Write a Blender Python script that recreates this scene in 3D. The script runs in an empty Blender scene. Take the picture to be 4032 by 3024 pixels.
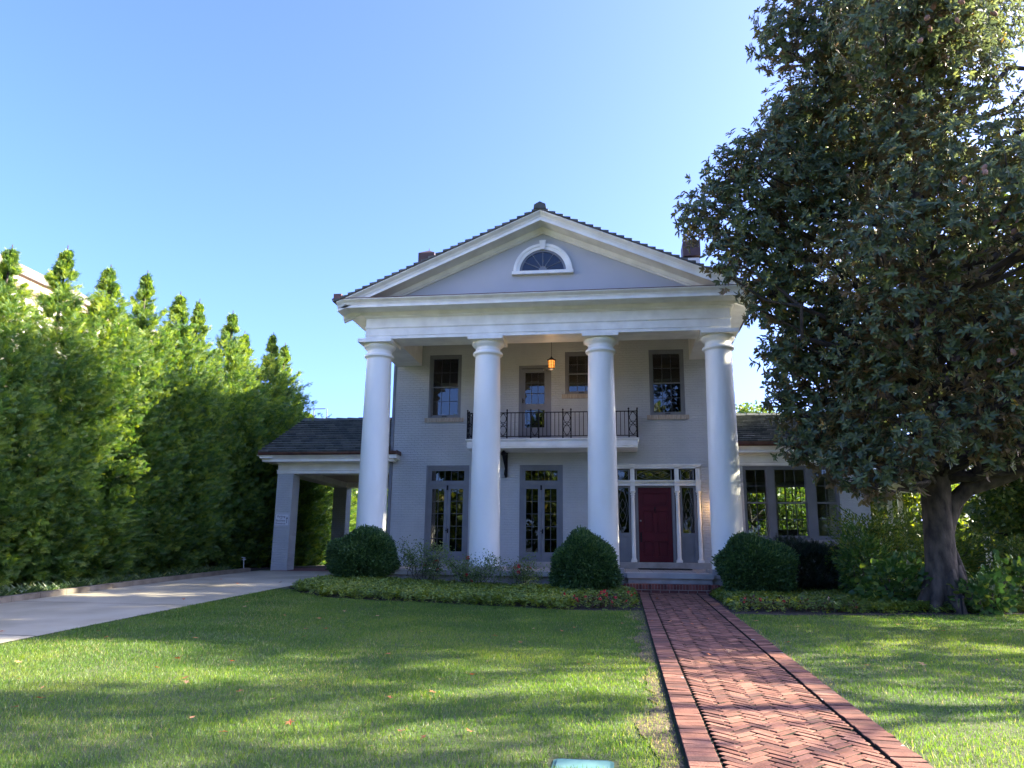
import bpy, math, random
import numpy as np
from mathutils import Vector, Matrix
rnd = random.Random(7); RS = np.random.RandomState(11)
SC = bpy.context.scene
COL = SC.collection
# ------------------------------------------------------------------ camera
CH = 1.5822
pi_, ro_, ya_ = 0.2196, 0.0114, -0.1397
F = Vector((math.sin(ya_)*math.cos(pi_), math.cos(ya_)*math.cos(pi_), math.sin(pi_)))
R0 = Vector((math.cos(ya_), -math.sin(ya_), 0)); U0 = R0.cross(F)
Rv = math.cos(ro_)*R0 + math.sin(ro_)*U0; Uv = -math.sin(ro_)*R0 + math.cos(ro_)*U0
cd = bpy.data.cameras.new('camera'); cam = bpy.data.objects.new('camera', cd); COL.objects.link(cam)
cd.sensor_width = 36; cd.lens = 3042.18/4032*36; cd.clip_end = 2000; cd.clip_start = .05
M = Matrix(((Rv.x, Uv.x, -F.x, 0), (Rv.y, Uv.y, -F.y, 0), (Rv.z, Uv.z, -F.z, CH), (0, 0, 0, 1)))
cam.matrix_world = M; SC.camera = cam
# ------------------------------------------------------------------ world, sun, exposure
SAZ, SEL = math.radians(79), math.radians(27)
w = bpy.data.worlds.new('World'); SC.world = w; w.use_nodes = True
nt = w.node_tree; bg = nt.nodes['Background']; sky = nt.nodes.new('ShaderNodeTexSky')
sky.sky_type = 'NISHITA'; sky.sun_disc = False; sky.sun_elevation = SEL; sky.sun_rotation = SAZ
sky.air_density = 0.5; sky.dust_density = 3.2; sky.ozone_density = 9; sky.altitude = 50
tint = nt.nodes.new('ShaderNodeMix'); tint.data_type = 'RGBA'; tint.blend_type = 'MULTIPLY'; tint.inputs['Factor'].default_value = 1; tint.inputs[7].default_value = (1.10, .94, .98, 1)
nt.links.new(sky.outputs[0], tint.inputs[6]); nt.links.new(tint.outputs[2], bg.inputs[0]); bg.inputs[1].default_value = 0.15
sd = bpy.data.lights.new('sun', 'SUN'); so = bpy.data.objects.new('sun', sd); COL.objects.link(so)
sd.energy = 5.0; sd.angle = math.radians(0.55); sd.color = (1.0, 0.89, 0.68)
sv = Vector((math.sin(SAZ)*math.cos(SEL), math.cos(SAZ)*math.cos(SEL), math.sin(SEL)))
so.rotation_euler = sv.to_track_quat('Z', 'Y').to_euler(); so.location = (20, 5, 20)
SC.view_settings.view_transform = 'Standard'; SC.view_settings.look = 'None'
SC.view_settings.exposure = 2.7; SC.view_settings.gamma = 1
SC.render.engine = 'CYCLES'
SC.cycles.max_bounces = 6; SC.cycles.transparent_max_bounces = 12; SC.cycles.diffuse_bounces = 4
# ------------------------------------------------------------------ helpers
ORG = {}
def sst(t): t = np.clip(t, 0, 1); return t*t*(3-2*t)
def G(X, Y): return .10+.0359*np.clip(Y, -5, 24)+.165*sst((-X-3)/5)*sst(Y/20)
def g(x, y): return float(G(np.float64(x), np.float64(y)))
def tag(o, label=None, cat=None, group=None, kind=None):
    if label: o['label'] = label
    if cat: o['category'] = cat
    if group: o['group'] = group
    if kind: o['kind'] = kind
    return o
def empty(name, loc, label=None, cat=None, group=None):
    o = bpy.data.objects.new(name, None); COL.objects.link(o); o.location = loc; o.empty_display_size = .2
    ORG[o.name] = Vector(loc); return tag(o, label, cat, group)
def link(name, me, mat, parent=None, origin=None):
    if mat is not None: me.materials.append(mat)
    o = bpy.data.objects.new(name, me); COL.objects.link(o)
    if parent is not None:
        org = ORG[parent.name]; o.parent = parent; ORG[o.name] = org
        if org.length: me.transform(Matrix.Translation(-org))
    else:
        if origin is not None:
            me.transform(Matrix.Translation(-Vector(origin))); o.location = origin
        ORG[o.name] = Vector(origin) if origin is not None else Vector((0, 0, 0))
    return o
class MB:
    def __init__(s): s.v = []; s.f = []; s.m = []
    def add(s, vs, fs):
        n = len(s.v); s.v += [tuple(a) for a in vs]; s.f += [tuple(i+n for i in f) for f in fs]; return s
    def box(s, x0, x1, y0, y1, z0, z1):
        return s.add([(x0,y0,z0),(x1,y0,z0),(x1,y1,z0),(x0,y1,z0),(x0,y0,z1),(x1,y0,z1),(x1,y1,z1),(x0,y1,z1)],
                     [(0,3,2,1),(4,5,6,7),(0,1,5,4),(1,2,6,5),(2,3,7,6),(3,0,4,7)])
    def obox(s, c, ex, ey, ez):
        c, ex, ey, ez = map(Vector, (c, ex, ey, ez))
        vs = [c+a*ex+b*ey+d*ez for d in (-1, 1) for a, b in ((-1,-1),(1,-1),(1,1),(-1,1))]
        return s.add(vs, [(0,3,2,1),(4,5,6,7),(0,1,5,4),(1,2,6,5),(2,3,7,6),(3,0,4,7)])
    def quad(s, a, b, c, d): return s.add([a, b, c, d], [(0, 1, 2, 3)])
    def lathe(s, prof, cx, cy, seg=48, cap=True, jit=0):
        vs = []; fs = []
        for r, z in prof:
            for i in range(seg):
                t = 2*math.pi*i/seg; q = r*(1+jit*rnd.uniform(-1, 1)); vs.append((cx+q*math.cos(t), cy+q*math.sin(t), z))
        for j in range(len(prof)-1):
            for i in range(seg):
                k = (i+1) % seg; fs.append((j*seg+i, j*seg+k, (j+1)*seg+k, (j+1)*seg+i))
        if cap: fs.append(tuple(range(seg))[::-1]); fs.append(tuple((len(prof)-1)*seg+i for i in range(seg)))
        return s.add(vs, fs)
    def tube(s, pts, rad, seg=8, cap=True):
        pts = [Vector(p) for p in pts]; n = len(pts)
        if not hasattr(rad, '__len__'): rad = [rad]*n
        vs = []; fs = []; up = Vector((.13, .21, 1)).normalized(); prev = None
        for i, p in enumerate(pts):
            d = (pts[min(i+1, n-1)]-pts[max(i-1, 0)]).normalized()
            a = d.cross(up) if prev is None else (prev-d*prev.dot(d))
            if a.length < 1e-4: a = d.cross(Vector((1, 0, 0)))
            a.normalize(); prev = a; b = d.cross(a)
            for k in range(seg):
                t = 2*math.pi*k/seg; vs.append(p+(a*math.cos(t)+b*math.sin(t))*rad[i])
        for i in range(n-1):
            for k in range(seg):
                q = (k+1) % seg; fs.append((i*seg+k, i*seg+q, (i+1)*seg+q, (i+1)*seg+k))
        if cap: fs.append(tuple(range(seg))[::-1]); fs.append(tuple((n-1)*seg+k for k in range(seg)))
        return s.add(vs, fs)
    def sphere(s, c, r, seg=10, rings=6, sc=(1, 1, 1)):
        pr = []; vs = [(c[0], c[1], c[2]-r*sc[2])]; fs = []
        for j in range(1, rings):
            ph = -math.pi/2+math.pi*j/rings
            for i in range(seg):
                t = 2*math.pi*i/seg
                vs.append((c[0]+r*sc[0]*math.cos(ph)*math.cos(t), c[1]+r*sc[1]*math.cos(ph)*math.sin(t), c[2]+r*sc[2]*math.sin(ph)))
        vs.append((c[0], c[1], c[2]+r*sc[2])); L = len(vs)-1
        for i in range(seg):
            k = (i+1) % seg; fs.append((0, 1+k, 1+i)); fs.append((L, L-seg+i, L-seg+k))
            for j in range(rings-2): a = 1+j*seg; fs.append((a+i, a+k, a+seg+k, a+seg+i))
        return s.add(vs, fs)
    def sweep(s, path, prof, side=1):
        # prof: (outward, z) swept along XY path with mitred corners; outward is to the right of travel * side
        P = [Vector((a[0], a[1])) for a in path]; n = len(P); rows = []
        for i in range(n):
            d0 = (P[i]-P[i-1]).normalized() if i else None; d1 = (P[i+1]-P[i]).normalized() if i < n-1 else None
            if d0 is None: m = Vector((d1.y, -d1.x))
            elif d1 is None: m = Vector((d0.y, -d0.x))
            else:
                n0 = Vector((d0.y, -d0.x)); n1 = Vector((d1.y, -d1.x)); m = (n0+n1)/(1+n0.dot(n1))
            rows.append([(P[i].x+m.x*o*side, P[i].y+m.y*o*side, z) for o, z in prof])
        k = len(prof); vs = [q for r in rows for q in r]; fs = []
        for i in range(n-1):
            for j in range(k-1): fs.append((i*k+j, (i+1)*k+j, (i+1)*k+j+1, i*k+j+1))
        fs.append(tuple(range(k))[::-1]); fs.append(tuple((n-1)*k+j for j in range(k)))
        return s.add(vs, fs)
    def build(s, name, mat, parent=None, smooth=False, origin=None, bevel=0, sharp=35):
        me = bpy.data.meshes.new(name); me.from_pydata(s.v, [], s.f); me.update()
        o = link(name, me, mat, parent, origin)
        if smooth:
            me.shade_smooth()
            try: me.set_sharp_from_angle(angle=math.radians(sharp))
            except Exception: pass
        if bevel:
            b = o.modifiers.new('bevel', 'BEVEL'); b.width = bevel; b.segments = 2; b.limit_method = 'ANGLE'; b.angle_limit = math.radians(50)
        return o
def scatter(name, tv, tf, P, D, N, S, mat, parent=None, origin=None, tone=None, link_=True):
    P = np.asarray(P, float); n = len(P); D = np.asarray(D, float); N = np.asarray(N, float)
    D = D/np.maximum(np.linalg.norm(D, axis=1), 1e-6)[:, None]
    X = np.cross(D, N); X /= np.maximum(np.linalg.norm(X, axis=1), 1e-6)[:, None]; Z = np.cross(X, D)
    S = np.asarray(S, float)
    if S.ndim == 1: S = np.stack([S, S, S], 1)
    tv = np.asarray(tv, float); k = len(tv)
    V = (P[:, None, :] + (tv[None, :, 0]*S[:, None, 0])[..., None]*X[:, None, :] + (tv[None, :, 1]*S[:, None, 1])[..., None]*D[:, None, :]
         + (tv[None, :, 2]*S[:, None, 2])[..., None]*Z[:, None, :]).reshape(-1, 3)
    fs = np.asarray(tf, int); q = fs.shape[1]; nf = fs.shape[0]
    I = (fs[None]+(np.arange(n)*k)[:, None, None]).reshape(-1)
    me = bpy.data.meshes.new(name); me.vertices.add(n*k); me.vertices.foreach_set('co', V.ravel().astype(np.float32))
    me.loops.add(n*nf*q); me.loops.foreach_set('vertex_index', I.astype(np.int32))
    me.polygons.add(n*nf); me.polygons.foreach_set('loop_start', (np.arange(n*nf)*q).astype(np.int32))
    a = me.attributes.new('tone', 'FLOAT', 'FACE')
    if tone is None: tone = RS.rand(n)
    a.data.foreach_set('value', np.repeat(np.asarray(tone, np.float32), nf))
    me.update(calc_edges=True)
    if not link_: return me
    return link(name, me, mat, parent, origin)
LEAF = ([(0,0,0),(.5,.35,.1),(.42,.7,.08),(0,1,-.05),(-.42,.7,.08),(-.5,.35,.1)], [(0,1,2,3),(0,3,4,5)])
TRI = ([(-.5,0,0),(.5,0,0),(.12,.62,0),(-.02,1,.1)], [(0,1,2,3)])
def frond():
    vs = []; fs = []
    def st(a, b, wd):
        a = Vector(a); b = Vector(b); d = (b-a).normalized(); s_ = Vector((d.y, -d.x, 0))*wd
        n = len(vs); vs.extend([a-s_*.5, (a+b)/2+s_*1.05+Vector((0,0,.02)), b, (a+b)/2-s_*1.05]); fs.append((n, n+1, n+2, n+3))
    st((0, 0, 0), (0, 1, 0), .03)
    for i, y in enumerate((.06, .22, .38, .54, .69, .84)):
        L = .46*(1-y*.6)
        for sg in (-1, 1):
            st((0, y, 0), (sg*L*.78, y+L*.62, -.09*(1-y)+rnd.uniform(-.07, .07)), .042)
    return [tuple(v) for v in vs], fs
FR = frond()
# ------------------------------------------------------------------ materials
def mat(name, c1, c2=None, scale=6, rough=.6, bump=0, bscale=40, metal=0, detail=4, spec=.5, coat=0, stretch=None):
    m = bpy.data.materials.new(name); m.use_nodes = True; t = m.node_tree; b = t.nodes['Principled BSDF']
    b.inputs['Roughness'].default_value = rough; b.inputs['Metallic'].default_value = metal
    b.inputs['Specular IOR Level'].default_value = spec; b.inputs['Coat Weight'].default_value = coat
    tc = t.nodes.new('ShaderNodeTexCoord'); src = tc.outputs['Object']
    if stretch:
        mp = t.nodes.new('ShaderNodeMapping'); mp.inputs['Scale'].default_value = stretch; t.links.new(src, mp.inputs[0]); src = mp.outputs[0]
    if c2 is None: b.inputs['Base Color'].default_value = (*c1, 1)
    else:
        n = t.nodes.new('ShaderNodeTexNoise'); n.inputs['Scale'].default_value = scale; n.inputs['Detail'].default_value = detail
        r = t.nodes.new('ShaderNodeValToRGB'); r.color_ramp.elements[0].color = (*c1, 1); r.color_ramp.elements[1].color = (*c2, 1)
        r.color_ramp.elements[0].position = .35; r.color_ramp.elements[1].position = .65
        t.links.new(src, n.inputs[0]); t.links.new(n.outputs[0], r.inputs[0]); t.links.new(r.outputs[0], b.inputs['Base Color'])
    if bump:
        n = t.nodes.new('ShaderNodeTexNoise'); n.inputs['Scale'].default_value = bscale; n.inputs['Detail'].default_value = 5
        u = t.nodes.new('ShaderNodeBump'); u.inputs['Strength'].default_value = bump; u.inputs['Distance'].default_value = .02
        t.links.new(src, n.inputs[0]); t.links.new(n.outputs[0], u.inputs['Height']); t.links.new(u.outputs[0], b.inputs['Normal'])
    return m
def paint_brick(name, c1, c2, axis='x'):
    m = mat(name, c1, c2, scale=1.3, rough=.55); t = m.node_tree; b = t.nodes['Principled BSDF']
    tc = t.nodes.new('ShaderNodeTexCoord'); sp = t.nodes.new('ShaderNodeSeparateXYZ'); cb = t.nodes.new('ShaderNodeCombineXYZ')
    t.links.new(tc.outputs['Object'], sp.inputs[0])
    ad = t.nodes.new('ShaderNodeMath'); ad.operation = 'ADD'; t.links.new(sp.outputs[0], ad.inputs[0]); t.links.new(sp.outputs[1], ad.inputs[1])
    t.links.new(ad.outputs[0], cb.inputs[0]); t.links.new(sp.outputs[2], cb.inputs[1])
    # slightly wobbly courses of hand-painted brick
    nz = t.nodes.new('ShaderNodeTexNoise'); nz.inputs['Scale'].default_value = 5; nz.inputs['Detail'].default_value = 3
    vm = t.nodes.new('ShaderNodeVectorMath'); vm.operation = 'SCALE'; vm.inputs['Scale'].default_value = .012
    va = t.nodes.new('ShaderNodeVectorMath'); va.operation = 'ADD'
    t.links.new(tc.outputs['Object'], nz.inputs[0]); t.links.new(nz.outputs['Color'], vm.inputs[0]); t.links.new(cb.outputs[0], va.inputs[0]); t.links.new(vm.outputs[0], va.inputs[1])
    br = t.nodes.new('ShaderNodeTexBrick'); br.inputs['Scale'].default_value = 1; br.inputs['Brick Width'].default_value = .215; br.inputs['Row Height'].default_value = .072
    br.inputs['Mortar Size'].default_value = .009; br.inputs['Mortar Smooth'].default_value = .6
    br.inputs['Color1'].default_value = (1, 1, 1, 1); br.inputs['Color2'].default_value = (.72, .72, .72, 1); br.inputs['Mortar'].default_value = (0, 0, 0, 1)
    t.links.new(va.outputs[0], br.inputs['Vector'])
    n2 = t.nodes.new('ShaderNodeTexNoise'); n2.inputs['Scale'].default_value = 28; n2.inputs['Detail'].default_value = 5; t.links.new(tc.outputs['Object'], n2.inputs[0])
    mx = t.nodes.new('ShaderNodeMath'); mx.operation = 'MULTIPLY_ADD'; mx.inputs[1].default_value = .55
    t.links.new(n2.outputs[0], mx.inputs[0]); t.links.new(br.outputs['Color'], mx.inputs[2])
    u = t.nodes.new('ShaderNodeBump'); u.inputs['Strength'].default_value = 1; u.inputs['Distance'].default_value = .03
    t.links.new(mx.outputs[0], u.inputs['Height']); t.links.new(u.outputs[0], b.inputs['Normal'])
    return m
def leafmat(name, ramp, back=None, rough=.45, trans=.35, spec=.5, tcol=None):
    m = bpy.data.materials.new(name); m.use_nodes = True; t = m.node_tree; b = t.nodes['Principled BSDF']; out = t.nodes['Material Output']
    at = t.nodes.new('ShaderNodeAttribute'); at.attribute_name = 'tone'
    r = t.nodes.new('ShaderNodeValToRGB'); cr = r.color_ramp
    cr.elements[0].position = ramp[0][0]; cr.elements[0].color = (*ramp[0][1], 1); cr.elements[1].position = ramp[-1][0]; cr.elements[1].color = (*ramp[-1][1], 1)
    for p, c in ramp[1:-1]: e = cr.elements.new(p); e.color = (*c, 1)
    t.links.new(at.outputs['Fac'], r.inputs[0]); csrc = r.outputs[0]
    if back:
        ge = t.nodes.new('ShaderNodeNewGeometry'); mi = t.nodes.new('ShaderNodeMix'); mi.data_type = 'RGBA'
        t.links.new(ge.outputs['Backfacing'], mi.inputs['Factor']); t.links.new(csrc, mi.inputs[6]); mi.inputs[7].default_value = (*back, 1); csrc = mi.outputs[2]
    t.links.new(csrc, b.inputs['Base Color']); b.inputs['Roughness'].default_value = rough; b.inputs['Specular IOR Level'].default_value = spec
    if trans:
        tr = t.nodes.new('ShaderNodeBsdfTranslucent'); mx = t.nodes.new('ShaderNodeMixShader'); mx.inputs[0].default_value = trans
        hs = t.nodes.new('ShaderNodeHueSaturation'); hs.inputs['Saturation'].default_value = 1.15; hs.inputs['Value'].default_value = 2.2; hs.inputs['Hue'].default_value = .48
        t.links.new(r.outputs[0], hs.inputs['Color']); t.links.new(hs.outputs[0], tr.inputs[0])
        t.links.new(b.outputs[0], mx.inputs[1]); t.links.new(tr.outputs[0], mx.inputs[2]); t.links.new(mx.outputs[0], out.inputs[0])
    return m
def tonemat(name, ramp, rough=.85, bump=.4, bscale=60):
    m = leafmat(name, ramp, rough=rough, trans=0, spec=.3); t = m.node_tree; b = t.nodes['Principled BSDF']
    tc = t.nodes.new('ShaderNodeTexCoord'); n = t.nodes.new('ShaderNodeTexNoise'); n.inputs['Scale'].default_value = bscale; n.inputs['Detail'].default_value = 5
    u = t.nodes.new('ShaderNodeBump'); u.inputs['Strength'].default_value = bump; u.inputs['Distance'].default_value = .01
    t.links.new(tc.outputs['Object'], n.inputs[0]); t.links.new(n.outputs[0], u.inputs['Height']); t.links.new(u.outputs[0], b.inputs['Normal'])
    # speckle the tone colour
    mi = t.nodes.new('ShaderNodeMix'); mi.data_type = 'RGBA'; mi.blend_type = 'MULTIPLY'; mi.inputs['Factor'].default_value = .55
    n2 = t.nodes.new('ShaderNodeTexNoise'); n2.inputs['Scale'].default_value = 9; n2.inputs['Detail'].default_value = 6
    r2 = t.nodes.new('ShaderNodeValToRGB'); r2.color_ramp.elements[0].position = .35; r2.color_ramp.elements[0].color = (.45, .45, .45, 1); r2.color_ramp.elements[1].position = .6
    t.links.new(tc.outputs['Object'], n2.inputs[0]); t.links.new(n2.outputs[0], r2.inputs[0])
    old = b.inputs['Base Color'].links[0].from_socket; t.links.new(old, mi.inputs[6]); t.links.new(r2.outputs[0], mi.inputs[7]); t.links.new(mi.outputs[2], b.inputs['Base Color'])
    return m
def glassmat(name, tint=(.4, .45, .45), refl=.08):
    m = bpy.data.materials.new(name); m.use_nodes = True; t = m.node_tree; t.nodes.remove(t.nodes['Principled BSDF']); out = t.nodes['Material Output']
    tr = t.nodes.new('ShaderNodeBsdfTransparent'); tr.inputs[0].default_value = (*tint, 1); gl = t.nodes.new('ShaderNodeBsdfGlossy'); gl.inputs['Roughness'].default_value = .015
    fr = t.nodes.new('ShaderNodeFresnel'); fr.inputs[0].default_value = 1.5; ad = t.nodes.new('ShaderNodeMath'); ad.operation = 'ADD'; ad.inputs[1].default_value = refl-.04
    nz = t.nodes.new('ShaderNodeTexNoise'); nz.inputs['Scale'].default_value = 2.5; tc = t.nodes.new('ShaderNodeTexCoord'); bu = t.nodes.new('ShaderNodeBump'); bu.inputs['Strength'].default_value = .05; bu.inputs['Distance'].default_value = .01
    t.links.new(tc.outputs['Object'], nz.inputs[0]); t.links.new(nz.outputs[0], bu.inputs['Height']); t.links.new(bu.outputs[0], gl.inputs['Normal'])
    mx = t.nodes.new('ShaderNodeMixShader'); t.links.new(fr.outputs[0], ad.inputs[0]); t.links.new(ad.outputs[0], mx.inputs[0])
    t.links.new(tr.outputs[0], mx.inputs[1]); t.links.new(gl.outputs[0], mx.inputs[2]); t.links.new(mx.outputs[0], out.inputs[0]); return m
def emis(name, c, s):
    m = bpy.data.materials.new(name); m.use_nodes = True; b = m.node_tree.nodes['Principled BSDF']
    b.inputs['Base Color'].default_value = (*c, 1); b.inputs['Emission Color'].default_value = (*c, 1); b.inputs['Emission Strength'].default_value = s; return m
WHITE = mat('white_paint', (.86,.855,.78), (.73,.72,.65), scale=2.6, rough=.42, bump=.06, bscale=25)
COLM = mat('column_paint', (.86,.865,.79), (.79,.79,.72), scale=1.6, rough=.5, bump=.12, bscale=30, stretch=(1,1,.35))
BRICKP = paint_brick('painted_brick', (.45,.475,.475), (.52,.54,.535))
GREY = mat('grey_trim_paint', (.145,.155,.17), (.175,.185,.20), scale=3, rough=.45)
GREYL = mat('tympanum_paint', (.42,.43,.435), (.45,.455,.46), scale=1.2, rough=.6)
TILE = tonemat('roof_tile', [(0,(.065,.075,.07)),(.5,(.095,.105,.095)),(1,(.14,.145,.13))], rough=.8)
COPPER = mat('copper', (.10,.05,.04), (.16,.085,.065), scale=5, rough=.5, metal=.4)
LEADM = mat('lead_came', (.16,.155,.15), rough=.5, metal=.6)
CAPM = mat('aged_copper', (.028,.014,.013), (.05,.024,.02), scale=6, rough=.6)
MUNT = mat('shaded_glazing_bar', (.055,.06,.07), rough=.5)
DARKM = mat('dark_flashing', (.05,.05,.055), rough=.6)
IRON = mat('black_iron', (.008,.008,.01), rough=.6, spec=.2)
GLASS = glassmat('window_glass'); GLASSC = glassmat('clear_glass', (.82,.86,.84), .06)
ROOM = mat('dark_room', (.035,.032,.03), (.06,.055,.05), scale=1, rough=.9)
ROOM2 = mat('sunroom_interior', (.10,.09,.075), (.15,.14,.12), scale=2, rough=.8)
BLIND = mat('blind_slats', (.30,.31,.33), rough=.7)
RED = mat('door_red', (.075,.003,.009), (.088,.004,.011), scale=4, rough=.5, spec=.25)
STONE = mat('limestone', (.26,.245,.22), (.36,.34,.31), scale=4, rough=.8, bump=.3, bscale=60)
SILLB = mat('sill_brick', (.30,.25,.19), (.46,.40,.32), scale=14, rough=.8, stretch=(3,1,.4))
BRASS = mat('dull_metal', (.35,.33,.3), rough=.4, metal=.9)
CONC = mat('driveway_concrete', (.25,.225,.155), (.36,.325,.24), scale=.8, rough=.9, bump=.3, bscale=90, detail=8)
KERB = mat('kerb_stone', (.085,.07,.048), (.15,.13,.095), scale=3, rough=.9, bump=.4, bscale=40)
GROUND = mat('ground_turf', (.035,.06,.015), (.075,.085,.03), scale=1.2, rough=1, bump=.6, bscale=50, detail=8)
SOIL = mat('mulch', (.012,.009,.007), (.045,.032,.022), scale=30, rough=1, bump=1, bscale=50, detail=8)
PBRK = tonemat('path_brick', [(0,(.12,.062,.05)),(.1,(.105,.045,.033)),(.35,(.17,.072,.049)),(.6,(.21,.092,.062)),(.9,(.27,.13,.088)),(.96,(.03,.028,.016)),(1,(.022,.022,.012))], rough=.95, bump=.5)
SBRK = tonemat('step_brick', [(0,(.09,.03,.025)),(.6,(.22,.07,.05)),(1,(.30,.11,.08))], rough=.8)
MORT = mat('mortar', (.30,.28,.25), (.4,.37,.33), scale=10, rough=1)
MORTD = mat('mossy_joint', (.012,.016,.006), (.04,.05,.018), scale=12, rough=1)
BARK = mat('bark', (.026,.020,.016), (.10,.078,.06), scale=7, rough=.95, bump=1, bscale=14, stretch=(1,1,.45), detail=8)
BARKD = mat('dark_bark', (.03,.024,.02), (.07,.055,.045), scale=6, rough=.95, bump=.8, bscale=20)
MAGN = leafmat('magnolia_leaf', [(0,(.042,.062,.030)),(.45,(.080,.112,.050)),(.82,(.13,.17,.07)),(.92,(.13,.14,.035)),(1,(.28,.20,.05))], back=(.24,.15,.075), rough=.38, trans=.30, spec=.42)
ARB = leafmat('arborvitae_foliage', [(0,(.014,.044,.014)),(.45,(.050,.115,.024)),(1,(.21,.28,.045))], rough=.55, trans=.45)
BOX = leafmat('boxwood_foliage', [(0,(.022,.058,.022)),(.5,(.055,.125,.04)),(1,(.13,.22,.06))], rough=.5, trans=.25)
YEW = leafmat('yew_foliage', [(0,(.006,.015,.008)),(1,(.02,.04,.016))], rough=.55, trans=.12)
AZ = leafmat('azalea_foliage', [(0,(.03,.065,.016)),(.7,(.085,.15,.028)),(1,(.19,.20,.04))], rough=.5, trans=.35)
HYD = leafmat('hydrangea_foliage', [(0,(.03,.08,.02)),(.7,(.06,.135,.03)),(1,(.17,.23,.045))], rough=.5, trans=.35)
GCOV = leafmat('pachysandra', [(0,(.05,.095,.018)),(.6,(.15,.215,.035)),(1,(.30,.32,.055))], rough=.42, trans=.3)
ROSE = leafmat('rose_foliage', [(0,(.05,.09,.03)),(1,(.15,.22,.07))], rough=.5, trans=.35)
BEG = leafmat('begonia_foliage', [(0,(.06,.02,.015)),(.5,(.05,.09,.025)),(1,(.09,.13,.04))], rough=.45, trans=.3)
FLOWR = leafmat('red_petals', [(0,(.38,.008,.012)),(1,(.55,.02,.03))], rough=.6, trans=.15)
DECI = leafmat('maple_foliage', [(0,(.035,.06,.015)),(.6,(.075,.12,.022)),(.9,(.16,.18,.03)),(1,(.30,.16,.03))], rough=.5, trans=.4)
GRASS = leafmat('grass_blades', [(0,(.028,.072,.014)),(.4,(.066,.145,.022)),(.75,(.15,.215,.036)),(.9,(.26,.25,.09)),(1,(.36,.29,.14))], rough=.5, trans=.4)
LIR = leafmat('liriope', [(0,(.02,.05,.018)),(.8,(.06,.11,.03)),(1,(.16,.18,.05))], rough=.45, trans=.3)
DLEAF = leafmat('dry_leaf', [(0,(.30,.08,.025)),(.5,(.40,.17,.07)),(1,(.42,.28,.15))], rough=.7, trans=.25)
STUC = mat('stucco', (.78,.73,.62), (.84,.79,.68), scale=.6, rough=.9)
# ------------------------------------------------------------------ ground sheets
def sheet(name, xs, ys, dz, m, kind='structure', mask=None):
    b = MB(); nx, ny = len(xs), len(ys); XX, YY = np.meshgrid(xs, ys, indexing='ij'); ZZ = G(XX, YY)+dz
    b.v = list(zip(XX.ravel().tolist(), YY.ravel().tolist(), ZZ.ravel().tolist()))
    b.f = [(i*ny+j, (i+1)*ny+j, (i+1)*ny+j+1, i*ny+j+1) for i in range(nx-1) for j in range(ny-1)]
    o = b.build(name, m); o.data.shade_smooth(); return tag(o, kind=kind)
def band(name, ylist, x0f, x1f, dz, m, nx=8, kind='structure'):
    b = MB(); n = nx+1
    for y in ylist:
        a, c = x0f(y), x1f(y)
        for i in range(n): x = a+(c-a)*i/nx; b.v.append((x, y, g(x, y)+dz))
    b.f = [(j*n+i, j*n+i+1, (j+1)*n+i+1, (j+1)*n+i) for j in range(len(ylist)-1) for i in range(nx)]
    o = b.build(name, m); o.data.shade_smooth(); return tag(o, kind=kind)
xs = np.concatenate([[-600,-200,-80,-40], np.arange(-20, 20, .5), [20,30,60,200,600]]); ys = np.concatenate([[-400,-100,-30,-10,-5], np.arange(-4, 26, .5), [26,30,40,60,120,300,900]])
sheet('ground', xs, ys, 0, GROUND)
DX0, DX1 = -10.75, -7.42
def drx1(y): return DX1 if y < 18.5 else DX1+.35*min(1, (y-18.5)/2)
yl = list(np.arange(-6, 22.6, .5))+[22.6]
band('driveway', yl, lambda y: DX0, drx1, .012, CONC)
DRV = bpy.data.objects['driveway']
for yj in (-1.5,2.2,5.8,9.4,13.0,16.6,20.2):
    b = MB(); n_ = 24
    for i in range(n_+1):
        x = DX0+(drx1(yj)-DX0)*i/n_; q = .004*math.sin(i*1.7)
        b.v += [(x, yj-.011+q, g(x, yj)+.0155), (x, yj+.011+q, g(x, yj+.02)+.0155)]
    b.f = [(2*i, 2*i+2, 2*i+3, 2*i+1) for i in range(n_)]; b.build('expansion_joint', SOIL, DRV)
band('brick_paving', list(np.arange(22.604, 32, .5)), lambda y: DX0+.3, lambda y: -6.86, .010, mat('paver_red', (.12,.04,.03), (.2,.075,.055), scale=20, rough=.9), nx=8)
b = MB(); pts = [(DX0-.07, y) for y in np.arange(-6, 22.4, .7)]
for (x, y), (x2, y2) in zip(pts[:-1], pts[1:]):
    z0, z1 = g(x, y), g(x2, y2)
    b.add([(x-.08,y,z0-.05),(x+.07,y,z0-.05),(x+.06,y,z0+.115),(x-.08,y,z0+.115),(x2-.08,y2-.008,z1-.05),(x2+.07,y2-.008,z1-.05),(x2+.06,y2-.008,z1+.115),(x2-.08,y2-.008,z1+.115)],
          [(0,1,2,3),(7,6,5,4),(1,5,6,2),(2,6,7,3),(3,7,4,0)])
tag(b.build('kerb', KERB), kind='structure')
FRL = ([-7.4,-6.95,-6.66,-5.93,-4.95,-4.07,-3.08,-2.12,-1.22,-.46,.3], [17.0,16.35,15.9,15.35,15.3,15.5,15.35,15.05,14.75,14.72,14.86])
FRR = ([2.0,2.85,4.5,7.3,10,14,22], [14.6,14.6,14.94,15.6,16.0,16.3,16.8])
def frl(x): return float(np.interp(x, *FRL))
def frr(x): return float(np.interp(x, *FRR))
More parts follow.
